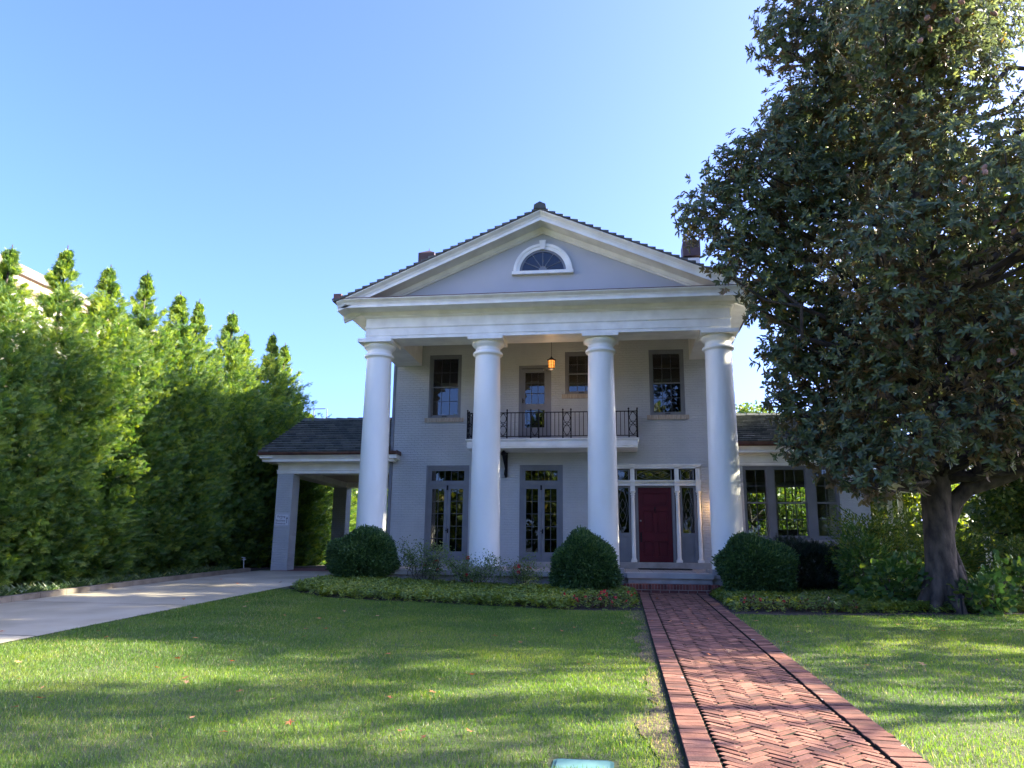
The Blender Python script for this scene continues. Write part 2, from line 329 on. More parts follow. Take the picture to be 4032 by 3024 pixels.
def bandx(name, xl, y0f, y1f, dz, m, ny=10, kind='structure'):
    b = MB(); n = ny+1
    for x in xl:
        a, c = y0f(x), y1f(x)
        for i in range(n): y = a+(c-a)*i/ny; b.v.append((x, y, g(x, y)+dz))
    b.f = [(j*n+i, (j+1)*n+i, (j+1)*n+i+1, j*n+i+1) for j in range(len(xl)-1) for i in range(ny)]
    o = b.build(name, m); o.data.shade_smooth(); return tag(o, kind=kind)
bandx('flower_bed', np.linspace(-7.4, .36, 32), frl, lambda x: 19.3, .006, SOIL)
bandx('flower_bed', np.linspace(1.93, 22, 60), frr, lambda x: 22.9, .006, SOIL)
band('hedge_bed', list(np.arange(-6, 40, 1)), lambda y: -15, lambda y: DX0-.16, .006, SOIL)
# ------------------------------------------------------------------ brick path
PX0, PX1 = .39, 1.90
def clip(poly, ax, val, sg):
    out = []
    for i in range(len(poly)):
        a, c = poly[i], poly[(i+1) % len(poly)]; da, dc = sg*(a[ax]-val), sg*(c[ax]-val)
        if da >= 0: out.append(a)
        if da*dc < 0: t = da/(da-dc); out.append((a[0]+(c[0]-a[0])*t, a[1]+(c[1]-a[1])*t))
    return out
path = band('path', list(np.arange(-6, 18.75, .5))+[18.7], lambda y: PX0-.008, lambda y: PX1+.008, .010, MORTD, nx=4)
def brick_mesh(name, polys, m, parent, top):
    vs = []; fs = []; tn = []
    for P in polys:
        c = np.mean(P, 0); k = len(P); z = rnd.uniform(-.003, .004); tx, ty = rnd.gauss(0, .018), rnd.gauss(0, .018); n = len(vs); T = .9*rnd.random()
        for ins, dz in ((0, -.02), (0, top-.0035), (.005, top)):
            for q in P:
                d = np.array(q)-c; L = np.linalg.norm(d); d = d*(1-ins/L) if L > ins else d
                x, y = c+d; vs.append((x, y, g(x, y)+dz+z+tx*d[0]+ty*d[1]))
        for r in (0, 1):
            for i in range(k): j = (i+1) % k; fs.append((n+r*k+i, n+r*k+j, n+(r+1)*k+j, n+(r+1)*k+i)); tn.append(1.0 if r == 0 else T*.88)
        fs.append(tuple(n+2*k+i for i in range(k))); tn.append(T)
    me = bpy.data.meshes.new(name); me.from_pydata(vs, [], fs); a = me.attributes.new('tone', 'FLOAT', 'FACE'); a.data.foreach_set('value', tn); me.update()
    return link(name, me, m, parent)
ph = math.sqrt(.5); polys = []; W_ = .0715; J = .0062
IX0, IX1 = PX0+.221, PX1-.221
for i in range(-60, 330):
    for j in range(-45, 45):
        # herringbone: horizontal brick at (a,b), vertical brick
        for kind in (0, 1):
            a = (i+6*j)*1.0; bb = i*1.0
            if kind == 0: u0, v0, du, dv = a*W_, bb*W_, 3*W_, W_
            else: u0, v0, du, dv = (a-1)*W_+0, bb*W_, W_, 3*W_
            if kind == 1: u0 = (a-1)*W_; v0 = (bb)*W_
            cu, cv = u0+du/2, v0+dv/2; X = (cu-cv)*ph+1.1; Y = (cu+cv)*ph+2
            if not (IX0-.15 < X < IX1+.15 and -1 < Y < 18.8): continue
            jj = J+rnd.uniform(-.0015, .002)
            rect = [(u0+jj, v0+jj), (u0+du-jj, v0+jj), (u0+du-jj, v0+dv-jj), (u0+jj, v0+dv-jj)]
            P = [((p-q)*ph+1.1, (p+q)*ph+2) for p, q in rect]
            for ax, val, sg in ((0, IX0, 1), (0, IX1, -1), (1, 18.69, -1)): P = clip(P, ax, val, sg) if P else P
            if len(P) >= 3:
                A = abs(sum(P[i][0]*P[(i+1) % len(P)][1]-P[(i+1) % len(P)][0]*P[i][1] for i in range(len(P))))/2
                if A > .0012: polys.append(P)
brick_mesh('herringbone_bricks', polys, PBRK, path, .030)
for x0 in (PX0, PX1-.205):
    band('mortar_strip', list(np.arange(-2, 18.6, .4)), lambda y: x0+.006, lambda y: x0+.199, .034, MORT, nx=1, kind=None).parent = path
    P2 = []; y = -1.0
    while y < 18.6:
        s_ = .004 if rnd.random() > .05 else .012
        P2.append([(x0+rnd.uniform(0,.004), y+.003), (x0+.205-rnd.uniform(0,.004), y+.003), (x0+.205-rnd.uniform(0,.004), y+.1-s_*.5), (x0+rnd.uniform(0,.004), y+.1-s_*.5)]); y += .1
    brick_mesh('brick_border', P2, PBRK, path, .040)
# ------------------------------------------------------------------ HOUSE
CX = -1.966; YW = 22.755; YF = 19.657; XL, XR = CX-4.87, CX+4.87
house = empty('house', (CX, YW, g(CX, YW)), 'two storey grey painted brick house with white columned portico and red front door', 'house')
def H(b, name, m, smooth=False, bevel=0, parent=None, sharp=35): return b.build(name, m, parent or house, smooth, bevel=bevel, sharp=sharp)
def wall_holes(b, x0, x1, z0, z1, holes, y, depth, flip=False):
    X = sorted({x0, x1, *[h[0] for h in holes], *[h[1] for h in holes]}); Z = sorted({z0, z1, *[h[2] for h in holes], *[h[3] for h in holes]})
    for i in range(len(X)-1):
        for j in range(len(Z)-1):
            cx, cz = (X[i]+X[i+1])/2, (Z[j]+Z[j+1])/2
            if any(h[0] < cx < h[1] and h[2] < cz < h[3] for h in holes): continue
            b.quad((X[i],y,Z[j]),(X[i+1],y,Z[j]),(X[i+1],y,Z[j+1]),(X[i],y,Z[j+1]))
            b.quad((X[i],y+depth,Z[j]),(X[i],y+depth,Z[j+1]),(X[i+1],y+depth,Z[j+1]),(X[i+1],y+depth,Z[j]))
    for a, c, d, e in holes:
        b.quad((a,y,d),(a,y+depth,d),(a,y+depth,e),(a,y,e)); b.quad((c,y,d),(c,y,e),(c,y+depth,e),(c,y+depth,d))
        b.quad((a,y,e),(a,y+depth,e),(c,y+depth,e),(c,y,e)); b.quad((a,y,d),(c,y,d),(c,y+depth,d),(a,y+depth,d))
FZ = 1.30  # porch floor at wall
TH = 1.465
UW = [(-5.79,-4.775,5.69,7.68), (-1.585,-.60,6.36,7.68), (.925,1.945,5.69,7.68)]
UD = (-2.99,-2.0,5.06,7.28)
FD = [(-5.78,-4.46,1.44,4.24), (-2.94,-1.66,1.44,4.24)]
ES = (-.30,2.29,1.44,4.235)
b = MB(); wall_holes(b, XL, XR, .6, 8.15, UW+[UD]+FD+[ES], YW, .24)
b.quad((XL,YW,.6),(XL,YW,8.15),(XL,32,8.15),(XL,32,.6)); b.quad((XR,YW,.6),(XR,32,.6),(XR,32,8.15),(XR,YW,8.15)); b.quad((XL,32,.6),(XL,32,8.15),(XR,32,8.15),(XR,32,.6))
RS_ = .46
for X_ in (XL, XR):
    pt = [(X_,YW,8.15),(X_,32,8.15),(X_,27.4,10.3)]
    b.add(pt, [(0,1,2)] if X_ > 0 else [(2,1,0)])
H(b, 'wall', BRICKP)
b = MB()
for z0, z1 in ((1.2, 4.7), (4.75, 8.0)):
    b.quad((XL+.3,26,z0),(XR-.3,26,z0),(XR-.3,26,z1),(XL+.3,26,z1)); b.quad((XL+.3,YW+.26,z0),(XR-.3,YW+.26,z0),(XR-.3,26,z0),(XL+.3,26,z0))
    b.quad((XL+.3,YW+.26,z1),(XL+.3,26,z1),(XR-.3,26,z1),(XR-.3,YW+.26,z1))
    for x in (XL+.3, -4.2, -1.62, -.4 if z0 < 2 else 0.2, XR-.3): b.quad((x,YW+.26,z0),(x,26,z0),(x,26,z1),(x,YW+.26,z1))
H(b, 'interior', ROOM)
def frame(b, x0, x1, z0, z1, t, y0, y1, bot=None):
    bot = t if bot is None else bot
    b.box(x0, x0+t, y0, y1, z0, z1); b.box(x1-t, x1, y0, y1, z0, z1); b.box(x0+t, x1-t, y0, y1, z1-t, z1); b.box(x0+t, x1-t, y0, y1, z0, z0+bot)
def muntins(b, x0, x1, z0, z1, nx, nz, y0, y1, t=.018):
    for i in range(1, nx): x = x0+(x1-x0)*i/nx; b.box(x-t/2, x+t/2, y0, y1, z0, z1)
    for j in range(1, nz):
        z = z0+(z1-z0)*j/nz
        for i in range(nx):
            a = x0+(x1-x0)*i/nx+(t/2 if i else 0); c = x0+(x1-x0)*(i+1)/nx-(t/2 if i < nx-1 else 0); b.box(a, c, y0+.001, y1-.001, z-t/2, z+t/2)
# upper sash windows
for n_, (x0, x1, z0, z1) in enumerate(UW):
    b = MB(); frame(b, x0, x1, z0, z1, .055, YW+.015, YW+.2, bot=.03); frame(b, x0+.055, x1-.055, z0+.03, z1-.055, .03, YW+.04, YW+.2, bot=.02)
    win = H(b, 'window', GREY)
    sx0, sx1, sz0, sz1 = x0+.085, x1-.085, z0+.05, z1-.085; mz = sz0+(sz1-sz0)*.5
    b = MB(); frame(b, sx0, sx1, mz-.02, sz1, .035, YW+.07, YW+.11); H(b, 'sash', GREY, parent=win)
    b = MB(); frame(b, sx0, sx1, sz0, mz+.02, .035, YW+.115, YW+.15, bot=.06); H(b, 'sash', GREY, parent=win)
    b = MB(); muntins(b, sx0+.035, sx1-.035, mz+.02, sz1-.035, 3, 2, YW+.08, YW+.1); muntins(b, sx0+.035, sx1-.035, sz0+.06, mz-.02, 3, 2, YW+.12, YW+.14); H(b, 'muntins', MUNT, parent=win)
    b = MB(); b.box(sx0+.035, sx1-.035, YW+.088, YW+.092, mz+.015, sz1-.035); b.box(sx0+.035, sx1-.035, YW+.128, YW+.132, sz0+.06, mz-.015); H(b, 'pane', GLASS, parent=win)
    b = MB(); zz = sz1-.04; low = mz+.1 if n_ < 2 else mz-.22
    while zz > low:
        b.obox(((sx0+sx1)/2, YW+.19, zz), ((sx1-sx0)/2-.03, 0, 0), (0, .018, .006), (0, -.001, .0025)); zz -= .042
    b.box(sx0+.03, sx1-.03, YW+.175, YW+.205, low-.05, low-.015); H(b, 'blind', BLIND, parent=win)
    b = MB(); xm = (x0+x1)/2; b.tube([(xm-.06,YW+.0,z0+.045),(xm+.06,YW+.0,z0+.045)], .01); b.box(xm-.07, xm-.05, YW-.01, YW+.02, z0+.03, z0+.06); b.box(xm+.05, xm+.07, YW-.01, YW+.02, z0+.03, z0+.06); H(b, 'handle', IRON, parent=win)
    b = MB(); n = round((x1-x0+.2)/.075); wd = (x1-x0+.2)/n
    for i in range(n): b.box(x0-.1+i*wd+.003, x0-.1+(i+1)*wd-.003, YW-.045+rnd.uniform(-.003,.003), YW+.012, z0-.135, z0-.004)
    b.box(x0-.09, x1+.09, YW-.035, YW+.005, z0-.13, z0-.01); H(b, 'sill', SILLB, parent=win)
# upper balcony door (screen door)
x0, x1, z0, z1 = UD
b = MB(); frame(b, x0, x1, z0, z1, .09, YW+.01, YW+.2, bot=.01); H(b, 'door_frame', GREY)
b = MB(); a, c, d, e = x0+.09, x1-.09, z0+.02, z1-.1
gx0, gx1 = a+.10, c-.12
b.box(a, gx0, YW+.04, YW+.08, d, e); b.box(gx1, c, YW+.04, YW+.08, d, e)
for p, q in ((d, 5.37), (5.9, 6.09), (7.06, e)): b.box(gx0, gx1, YW+.041, YW+.079, p, q)
udoor = H(b, 'screen_door', GREY)
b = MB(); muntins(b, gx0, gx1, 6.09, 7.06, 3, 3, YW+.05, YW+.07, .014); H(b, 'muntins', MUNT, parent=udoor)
b = MB(); b.box(gx0, gx1, YW+.072, YW+.076, 5.37, 5.9); b.box(gx0, gx1, YW+.072, YW+.076, 6.09, 7.06); H(b, 'pane', GLASS, parent=udoor)
b = MB(); b.box(a+.02, a+.05, YW+.01, YW+.04, 6.12, 6.26); b.tube([(a+.035,YW+.01,6.19),(a+.035,YW-.03,6.19),(a+.09,YW-.03,6.19)], .009); H(b, 'handle', IRON, parent=udoor)
b = MB(); b.box(-2.17, -2.09, YW-.05, YW+.01, 7.14, 7.2); b.sphere((-2.2, YW-.09, 7.12), .045); b.sphere((-2.08, YW-.09, 7.12), .045); H(b, 'security_light', BRASS, smooth=True)
# french doors with transom
for fi, (x0, x1, z0, z1) in enumerate(FD):
    b = MB(); frame(b, x0, x1, z0, z1, .06, YW+.01, YW+.2, bot=.012); frame(b, x0+.06, x1-.06, z0+.012, z1-.06, .035, YW+.035, YW+.2, bot=.01)
    b.box(x0+.095, x1-.095, YW+.03, YW+.19, 3.64, 3.71); H(b, 'door_frame', GREY)
    a, c = x0+.095, x1-.095
    b = MB(); frame(b, a, c, 3.71, 4.145, .065, YW+.06, YW+.12); tr = H(b, 'transom', GREY)
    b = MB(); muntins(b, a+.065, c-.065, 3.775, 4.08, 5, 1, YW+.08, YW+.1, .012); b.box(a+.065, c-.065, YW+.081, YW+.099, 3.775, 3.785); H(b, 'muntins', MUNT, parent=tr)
    b = MB(); b.box(a+.065, c-.065, YW+.088, YW+.092, 3.775, 4.08); H(b, 'pane', GLASS, parent=tr)
    m_ = (a+c)/2
    for li, (p, q) in enumerate(((a, m_-.004), (m_+.004, c))):
        b = MB(); t = .092; b.box(p, p+t, YW+.05, YW+.1, z0+.02, 3.64); b.box(q-t, q, YW+.05, YW+.1, z0+.02, 3.64)
        b.box(p+t, q-t, YW+.051, YW+.099, 3.54, 3.64); b.box(p+t, q-t, YW+.051, YW+.099, z0+.02, 1.71)
        lf = H(b, 'french_door', GREY)
        b = MB(); muntins(b, p+t, q-t, 1.71, 3.54, 2, 5, YW+.07, YW+.088, .016); H(b, 'muntins', MUNT, parent=lf)
        b = MB(); b.box(p+t, q-t, YW+.09, YW+.094, 1.71, 3.54); H(b, 'pane', GLASS, parent=lf)
        if li: b = MB(); b.box(p+.02, p+.055, YW+.02, YW+.05, 2.24, 2.37); b.tube([(p+.037,YW+.02,2.31),(p+.037,YW-.02,2.31),(p-.03,YW-.02,2.31)], .01); H(b, 'handle', IRON, parent=lf)
    b = MB(); b.box(m_-.022, m_+.022, YW+.0, YW+.05, 3.5, 3.64); H(b, 'door_bolt', IRON)
    b = MB(); b.box(x0-.12, x1+.12, YW-.2, YW+.2, FZ-.02, z0-.001); H(b, 'doorstep', STONE, bevel=.008)
# main entrance surround
b = MB(); DXa, DXb = .512, 1.462
b.box(-.30, 2.29, YW+.12, YW+.2, 1.465, 1.47)
jam = MB()
def jx(a, c, z0, z1, y0=YW+.04, y1=YW+.2): jam.box(a, c, y0, y1, z0, z1)
jx(.42, DXa-.003, 1.47, 3.62); jx(DXb+.003, 1.555, 1.47, 3.62); jx(DXa-.003, DXb+.003, 3.575, 3.62, YW+.041, YW+.199)
jx(.24, .30, 1.47, 3.62); jx(1.68, 1.755, 1.47, 3.62); jx(2.085, 2.16, 1.47, 3.62); jx(-.18, -.11, 1.47, 3.62)
for a, c in ((-.11, .24), (1.755, 2.085)):
    jx(a, c, 1.47, 2.185, YW+.07, YW+.19); jx(a-.01, c+.01, 2.185, 2.25, YW+.03, YW+.19); jx(a, c, 3.565, 3.62, YW+.041, YW+.19); jx(a, c, 2.25, 2.285, YW+.041, YW+.19)
    jam.box(a+.045, c-.045, YW+.058, YW+.07, 1.62, 2.09); jam.box(a+.065, c-.065, YW+.05, YW+.058, 1.64, 2.07)
for a, c in ((-.11, .24), (.49, 1.46), (1.755, 2.085)): frame(jam, a-.03, c+.03, 3.765, 4.115, .03, YW+.05, YW+.19)
H(jam, 'door_frame', GREY)
# transom and sidelight panes with curved leaded bars
def lens(b, xa, xb, za, zb, y, r, sgn, horiz=False):
    pts = []
    for i in range(13):
        t = i/12; s_ = math.sin(math.pi*t)
        if horiz: pts.append((xa+(xb-xa)*t, y, (za+zb)/2+sgn*(zb-za)/2*s_))
        else: pts.append(((xa+xb)/2+sgn*(xb-xa)/2*s_, y, za+(zb-za)*t))
    b.tube(pts, r, seg=5)
for a, c in ((-.11, .24), (1.755, 2.085)):
    b = MB(); b.box(a, c, YW+.1, YW+.104, 2.285, 3.565); sl = H(b, 'sidelight', GLASS)
    b = MB(); y = YW+.094; m_ = (a+c)/2
    for p, q in ((2.3, 3.55), (2.3, 2.95), (2.9, 3.55), (2.6, 3.25)):
        for s_ in (-1, 1): lens(b, a+.02+(.0 if q-p > 1 else .05), c-.02-(.0 if q-p > 1 else .05), p, q, y, .0055, s_)
    H(b, 'leaded_bars', LEADM, parent=sl)
    b = MB(); b.box(a, c, YW+.1, YW+.104, 3.795, 4.085); sl = H(b, 'transom', GLASS)
    b = MB(); lens(b, a+.03, c-.03, 3.8, 4.08, y, .005, 1); lens(b, a+.03, c-.03, 3.8, 4.08, y, .005, -1); lens(b, a, c, 3.83, 4.05, y, .005, 1, True); lens(b, a, c, 3.83, 4.05, y, .005, -1, True)
    H(b, 'leaded_bars', LEADM, parent=sl)
b = MB(); b.box(.49, 1.46, YW+.1, YW+.104, 3.795, 4.085); sl = H(b, 'transom', GLASS)
b = MB()
for p, q, s2 in ((.5,1.45,.14),(.6,1.35,.09),(.72,1.23,.06),(.5,.98,.1),(.97,1.45,.1)):
    for s_ in (-1, 1): lens(b, p, q, 3.94-s2, 3.94+s2, YW+.094, .005, s_, True)
H(b, 'leaded_bars', LEADM, parent=sl)
# red door leaf
b = MB(); y0 = YW+.09; rails = [(1.47,1.62),(2.06,2.28),(2.92,3.06),(3.42,3.572)]
b.box(DXa, DXa+.12, y0, y0+.05, 1.47, 3.572); b.box(DXb-.12, DXb, y0, y0+.05, 1.47, 3.572)
for p, q in rails: b.box(DXa+.12, DXb-.12, y0+.0005, y0+.05, p, q)
cm = (DXa+DXb)/2
for p, q in ((1.62,2.06),(2.28,2.92)):
    b.box(cm-.06, cm+.06, y0+.0005, y0+.05, p, q)
    for a, c in ((DXa+.12, cm-.06), (cm+.06, DXb-.12)): b.box(a, c, y0+.022, y0+.045, p, q); frame(b, a+.001, c-.001, p+.001, q-.001, .018, y0-.006, y0+.02); b.box(a+.06, c-.06, y0+.012, y0+.03, p+.06, q-.06)
b.box(DXa+.12, DXb-.12, y0+.022, y0+.045, 3.06, 3.42); frame(b, DXa+.121, DXb-.121, 3.061, 3.419, .018, y0-.006, y0+.02); b.box(DXa+.18, DXb-.18, y0+.012, y0+.03, 3.12, 3.36)
door = H(b, 'front_door', RED, bevel=.003); tag(door, 'dark red panelled front door')
b = MB(); b.sphere((DXa+.06, y0-.05, 2.62), .028); b.tube([(DXa+.06, y0-.05, 2.62), (DXa+.06, y0, 2.62)], .012); H(b, 'deadbolt', BRASS, smooth=True, parent=door)
b = MB(); b.box(DXa+.045, DXa+.08, y0-.01, y0, 2.02, 2.3); b.tube([(DXa+.062,y0-.01,2.28),(DXa+.062,y0-.06,2.22),(DXa+.062,y0-.06,2.1),(DXa+.062,y0-.01,2.04)], .01); H(b, 'handle', IRON, parent=door)
b = MB(); b.box(cm-.018, cm+.018, y0-.012, y0, 2.95, 3.02); b.tube([(cm,y0-.012,3.0),(cm,y0-.05,2.97),(cm-.025,y0-.045,2.9),(cm,y0-.03,2.85),(cm+.025,y0-.045,2.9),(cm,y0-.05,2.97)], .008); H(b, 'door_knocker', IRON, parent=door)
# white entablature, pilasters and colonettes
b = MB(); b.box(-.32, 2.27, YW-.05, YW+.1, 4.115, 4.19); b.box(-.34, 2.29, YW-.1, YW+.1, 4.19, 4.225)
b.box(-.32, 2.28, YW-.05, YW+.12, 3.62, 3.665); b.box(-.33, 2.285, YW-.09, YW+.12, 3.715, 3.745); b.box(-.34, 2.29, YW-.13, YW+.12, 3.745, 3.765)
b.box(-.32, 2.275, YW-.05, YW+.12, 3.665, 3.715)
x = -.3
while x < 2.27: b.sphere((x, YW-.06, 3.69), .016, 6, 4); x += .042
PIL = [-.20, .36, 1.62, 2.215]
for x in PIL:
    b.box(x-.09, x+.09, YW-.14, YW-.001, 4.19, 4.232); b.box(x-.075, x+.075, YW-.1, YW-.001, 4.14, 4.19)
    b.box(x-.062, x+.062, YW-.05, YW-.001, 3.79, 4.14); b.box(x-.075, x+.075, YW-.065, YW-.001, 3.766, 3.79)
    for i in range(5): b.box(x-.05+i*.021, x-.038+i*.021, YW-.056, YW-.049, 3.81, 4.12)
    b.box(x-.085, x+.085, YW-.16, YW-.051, 3.716, 3.767); b.box(x-.07, x+.07, YW-.12, YW-.051, 3.622, 3.716)
    b.box(x-.065, x+.065, YW-.11, YW+.02, 3.47, 3.62)
H(b, 'entablature', WHITE)
for x in PIL:
    b = MB(); yc = YW-.06
    b.lathe([(.075,1.53),(.068,1.56),(.062,1.575),(.060,1.6),(.0575,2.4),(.050,3.27),(.058,3.28),(.058,3.295),(.05,3.3),(.05,3.34),(.062,3.35),(.062,3.37),(.052,3.38),(.06,3.43),(.075,3.45)], x, yc, 20)
    b.box(x-.085, x+.085, yc-.085, YW+.03, 1.466, 1.53); b.box(x-.08, x+.08, yc-.08, YW+.03, 3.45, 3.47)
    for i in range(10): t = math.pi*2*i/10; b.sphere((x+.062*math.cos(t), yc+.062*math.sin(t), 3.425), .014, 5, 4)
    H(b, 'colonette', WHITE, smooth=True)
b = MB(); b.box(-.55, 2.43, YW-.42, YW+.12, FZ-.02, 1.463); H(b, 'doorstep', STONE, bevel=.01)
# porch base, floor, steps
b = MB(); b.quad((XL-.3,19.25,1.24),(XR+.35,19.25,1.24),(XR+.35,YW,FZ),(XL-.3,YW,FZ))
b.add([(XL-.3,19.12,1.12),(XR+.35,19.12,1.12),(XR+.35,19.12,1.236),(XL-.3,19.12,1.236),(XL-.3,19.251,1.24),(XR+.35,19.251,1.24)], [(0,1,2,3),(3,2,5,4)])
b.box(.12, 2.13, 18.98, 19.125, 1.115, 1.232)
H(b, 'porch_floor', mat('porch_stone', (.30,.285,.26), (.40,.38,.345), scale=2.2, rough=.75, bump=.2))
b = MB(); y = 19.6
while y < 22.3: b.box(XL-.25, XR+.3, y, y+.012, 1.24+(y-19.25)*.0171+.001, 1.24+(y+.012-19.25)*.0171+.0035); y += .33
x = XL
while x < XR+.3: b.add([(x,19.3,1.2435),(x+.01,19.3,1.2435),(x+.01,22.7,1.3015),(x,22.7,1.3015)], [(0,1,2,3)]); x += .33
H(b, 'floor_joints', mat('floor_joint', (.12,.11,.10), rough=1))
b = MB(); b.box(XL-.25, XR+.3, 19.2, YW-.02, .5, 1.12); b.box(XL-.1, XR+.1, 19.22, YW-.03, 1.12, 1.19); b.box(.15, 2.1, 19.03, 19.2, .995, 1.115); H(b, 'porch_base', STONE)
vs = []; fs = []; tn = []
def tbox(x0, x1, y0, y1, z0, z1, T):
    n = len(vs); vs.extend([(x0,y0,z0),(x1,y0,z0),(x1,y1,z0),(x0,y1,z0),(x0,y0,z1),(x1,y0,z1),(x1,y1,z1),(x0,y1,z1)])
    for f in [(0,3,2,1),(4,5,6,7),(0,1,5,4),(1,2,6,5),(2,3,7,6),(3,0,4,7)]: fs.append(tuple(n+i for i in f)); tn.append(T)
def tmesh(name, m, parent):
    global vs, fs, tn
    me = bpy.data.meshes.new(name); me.from_pydata(vs, [], fs); a = me.attributes.new('tone', 'FLOAT', 'FACE'); a.data.foreach_set('value', tn); me.update()
    vs, fs, tn = [], [], []; return link(name, me, m, parent)
x = .04
while x < 2.2: tbox(x, x+.062, 18.72, 19.02, .875+rnd.uniform(-.002,.002), .99, rnd.random()); x += .071
for r in range(2):
    x = .04-(.1 if r else 0)
    while x < 2.2: tbox(max(x,.04), min(x+.2,2.2), 18.735, 19.0, .868-(r+1)*.07, .868-r*.07-.009, rnd.random()*.5); x += .21
stp = tmesh('brick_step', SBRK, house)
b = MB(); b.box(.045, 2.195, 18.742, 19.025, .6, .982); H(b, 'mortar', MORT, parent=stp)
CXS = [CX+(k-1.5)*3.0516 for k in range(4)]
CYc = 20.06
for x in CXS:
    b = MB(); b.box(x-.5, x+.5, 19.15, 20.62, .95, 1.33); H(b, 'pedestal', STONE, bevel=.012)
    b = MB(); z0, z1 = 1.331, 6.85; prof = []
    for i in range(25):
        t = i/24; r = .395-(.395-.337)*(t**1.6); prof.append((r, z0+(z1-z0)*t))
    prof += [(.345,6.853),(.352,6.87),(.375,6.885),(.40,6.90),(.408,6.925),(.405,6.95),(.39,6.97),(.352,6.975),(.345,6.985),(.337,6.99),(.337,7.085),(.348,7.09),(.352,7.105),(.385,7.13),(.42,7.165),(.436,7.20),(.436,7.225),(.425,7.244)]
    b.lathe(prof, x, CYc, 72); b2 = MB(); c_ = H(b, 'column', COLM, smooth=True, sharp=40)
    b2.box(x-.472, x+.472, CYc-.52, CYc+.44, 7.2445, 7.345); H(b2, 'abacus', WHITE, bevel=.004, parent=c_)
# entablature of portico (beam ring) and cornice
AX0, AX1 = XL, XR
def ring(b, prof):  # outside face swept down left side, across front, up right side
    b.sweep([(AX0, YW-.002), (AX0, YF), (AX1, YF), (AX1, YW-.002)], prof, side=-1 if False else 1)
b = MB()
path_o = [(AX0, YW-.002), (AX0, YF), (AX1, YF), (AX1, YW-.002)]
prof = [(-.80,7.346),(.0,7.346),(.0,7.43),(.018,7.435),(.018,7.455),(0,7.46),(0,7.635),(.012,7.64),(.03,7.665),(.03,7.69),(0,7.695),(0,7.93),(.03,7.94),(.05,7.97),(.05,7.985),(.09,7.99),(.12,8.03),(.14,8.07),(.59,8.072)]
prof2 = prof+[(.59,8.145),(.60,8.148),(.60,8.165),(.615,8.17),(.63,8.2),(.68,8.235),(.72,8.262),(.72,8.285),(.30,8.33),(-.8,8.33),(-.8,7.346)]
# travel: down the left side (toward -Y), then +X, then +Y : outward is to the right of travel
b.sweep(path_o, prof2)
H(b, 'entablature', WHITE, smooth=True, sharp=25)
b = MB(); b.sweep(path_o, [(.735,8.286),(.735,8.302),(.02,8.36),(.02,8.33),(.3,8.331),(.70,8.288)]); H(b, 'flashing', COPPER)
b = MB(); b.box(XL+.8, XR-.8, YF+.8, YW, 8.02, 8.08); b.box(XL+.45, XR-.45, YF+.75, YF+.8, 7.43, 7.47); b.box(XL+.8, XR-.8, YF+.802, YF+.88, 7.9, 8.02)
H(b, 'porch_ceiling', WHITE)
# raking cornice and tympanum
SL = .4325
def rake(b, prof, xe):
    for sg in (-1, 1):
        k = len(prof); vs_ = []
        for xx in (0, xe):
            for o, dz in prof: vs_.append((CX+sg*xx, YF-o, 10.353-SL*xx+dz))
        fs_ = [(j, k+j, k+j+1, j+1) if sg > 0 else (j+1, k+j+1, k+j, j) for j in range(k-1)]
        fs_ += [tuple(range(k)), tuple(range(2*k-1, k-1, -1))]
        b.add(vs_, fs_)
b = MB(); rp = [(-.05,-.145),(.05,-.145),(.05,-.11),(.09,-.10),(.12,-.05),(.14,-.003),(.59,-.001),(.59,.075),(.60,.078),(.60,.095),(.615,.10),(.63,.135),(.68,.175),(.72,.205),(.72,.235),(-.05,.235)]
rake(b, rp, 5.49); H(b, 'raking_cornice', WHITE, smooth=True, sharp=25)
b = MB(); b.add([(CX-4.8,YF-.0,8.1),(CX+4.8,YF,8.1),(CX,YF,8.1+4.8*SL+.15)], [(0,1,2)]); b.v = [(v[0], v[1], v[2]) for v in b.v]
b = MB(); b.add([(CX-4.85,YF+.002,8.25),(CX+4.85,YF+.002,8.25),(CX+4.4,YF+.002,8.46),(CX,YF+.002,10.30),(CX-4.4,YF+.002,8.46)], [(0,1,2,3,4)]); H(b, 'tympanum', GREYL)
# half round window
hx, hz = CX+.01, 9.11
def arc(r, n=28): return [(hx+r*math.cos(math.pi*i/n), hz+r*.98*math.sin(math.pi*i/n)) for i in range(n+1)]
def ringarc(b, r0, r1, y0, y1):
    A, B = arc(r0), arc(r1); n = len(A); v_ = [(p[0],y0,p[1]) for p in A]+[(p[0],y0,p[1]) for p in B]+[(p[0],y1,p[1]) for p in A]+[(p[0],y1,p[1]) for p in B]; f_ = []
    for i in range(n-1): f_ += [(i,n+i,n+i+1,i+1),(2*n+i,2*n+i+1,3*n+i+1,3*n+i),(i,i+1,2*n+i+1,2*n+i),(n+i,3*n+i,3*n+i+1,n+i+1)]
    b.add(v_, f_)
b = MB(); ringarc(b, .63, .76, YF-.06, YF+.02); ringarc(b, .72, .80, YF-.085, YF-.061+.03); b.box(hx-.83, hx+.83, YF-.13, YF+.02, 9.02, 9.109)
b.add([(hx-.06,YF-.11,9.72),(hx+.06,YF-.11,9.72),(hx+.09,YF-.11,9.98),(hx-.09,YF-.11,9.98),(hx-.06,YF,9.72),(hx+.06,YF,9.72),(hx+.09,YF,9.98),(hx-.09,YF,9.98)], [(0,1,2,3),(0,3,7,4),(1,5,6,2),(3,2,6,7),(0,4,5,1)])
hw = H(b, 'window', WHITE)
b = MB(); ringarc(b, .57, .635, YF-.03, YF+.0); b.box(hx-.63, hx+.63, YF-.03, YF, 9.11, 9.15)
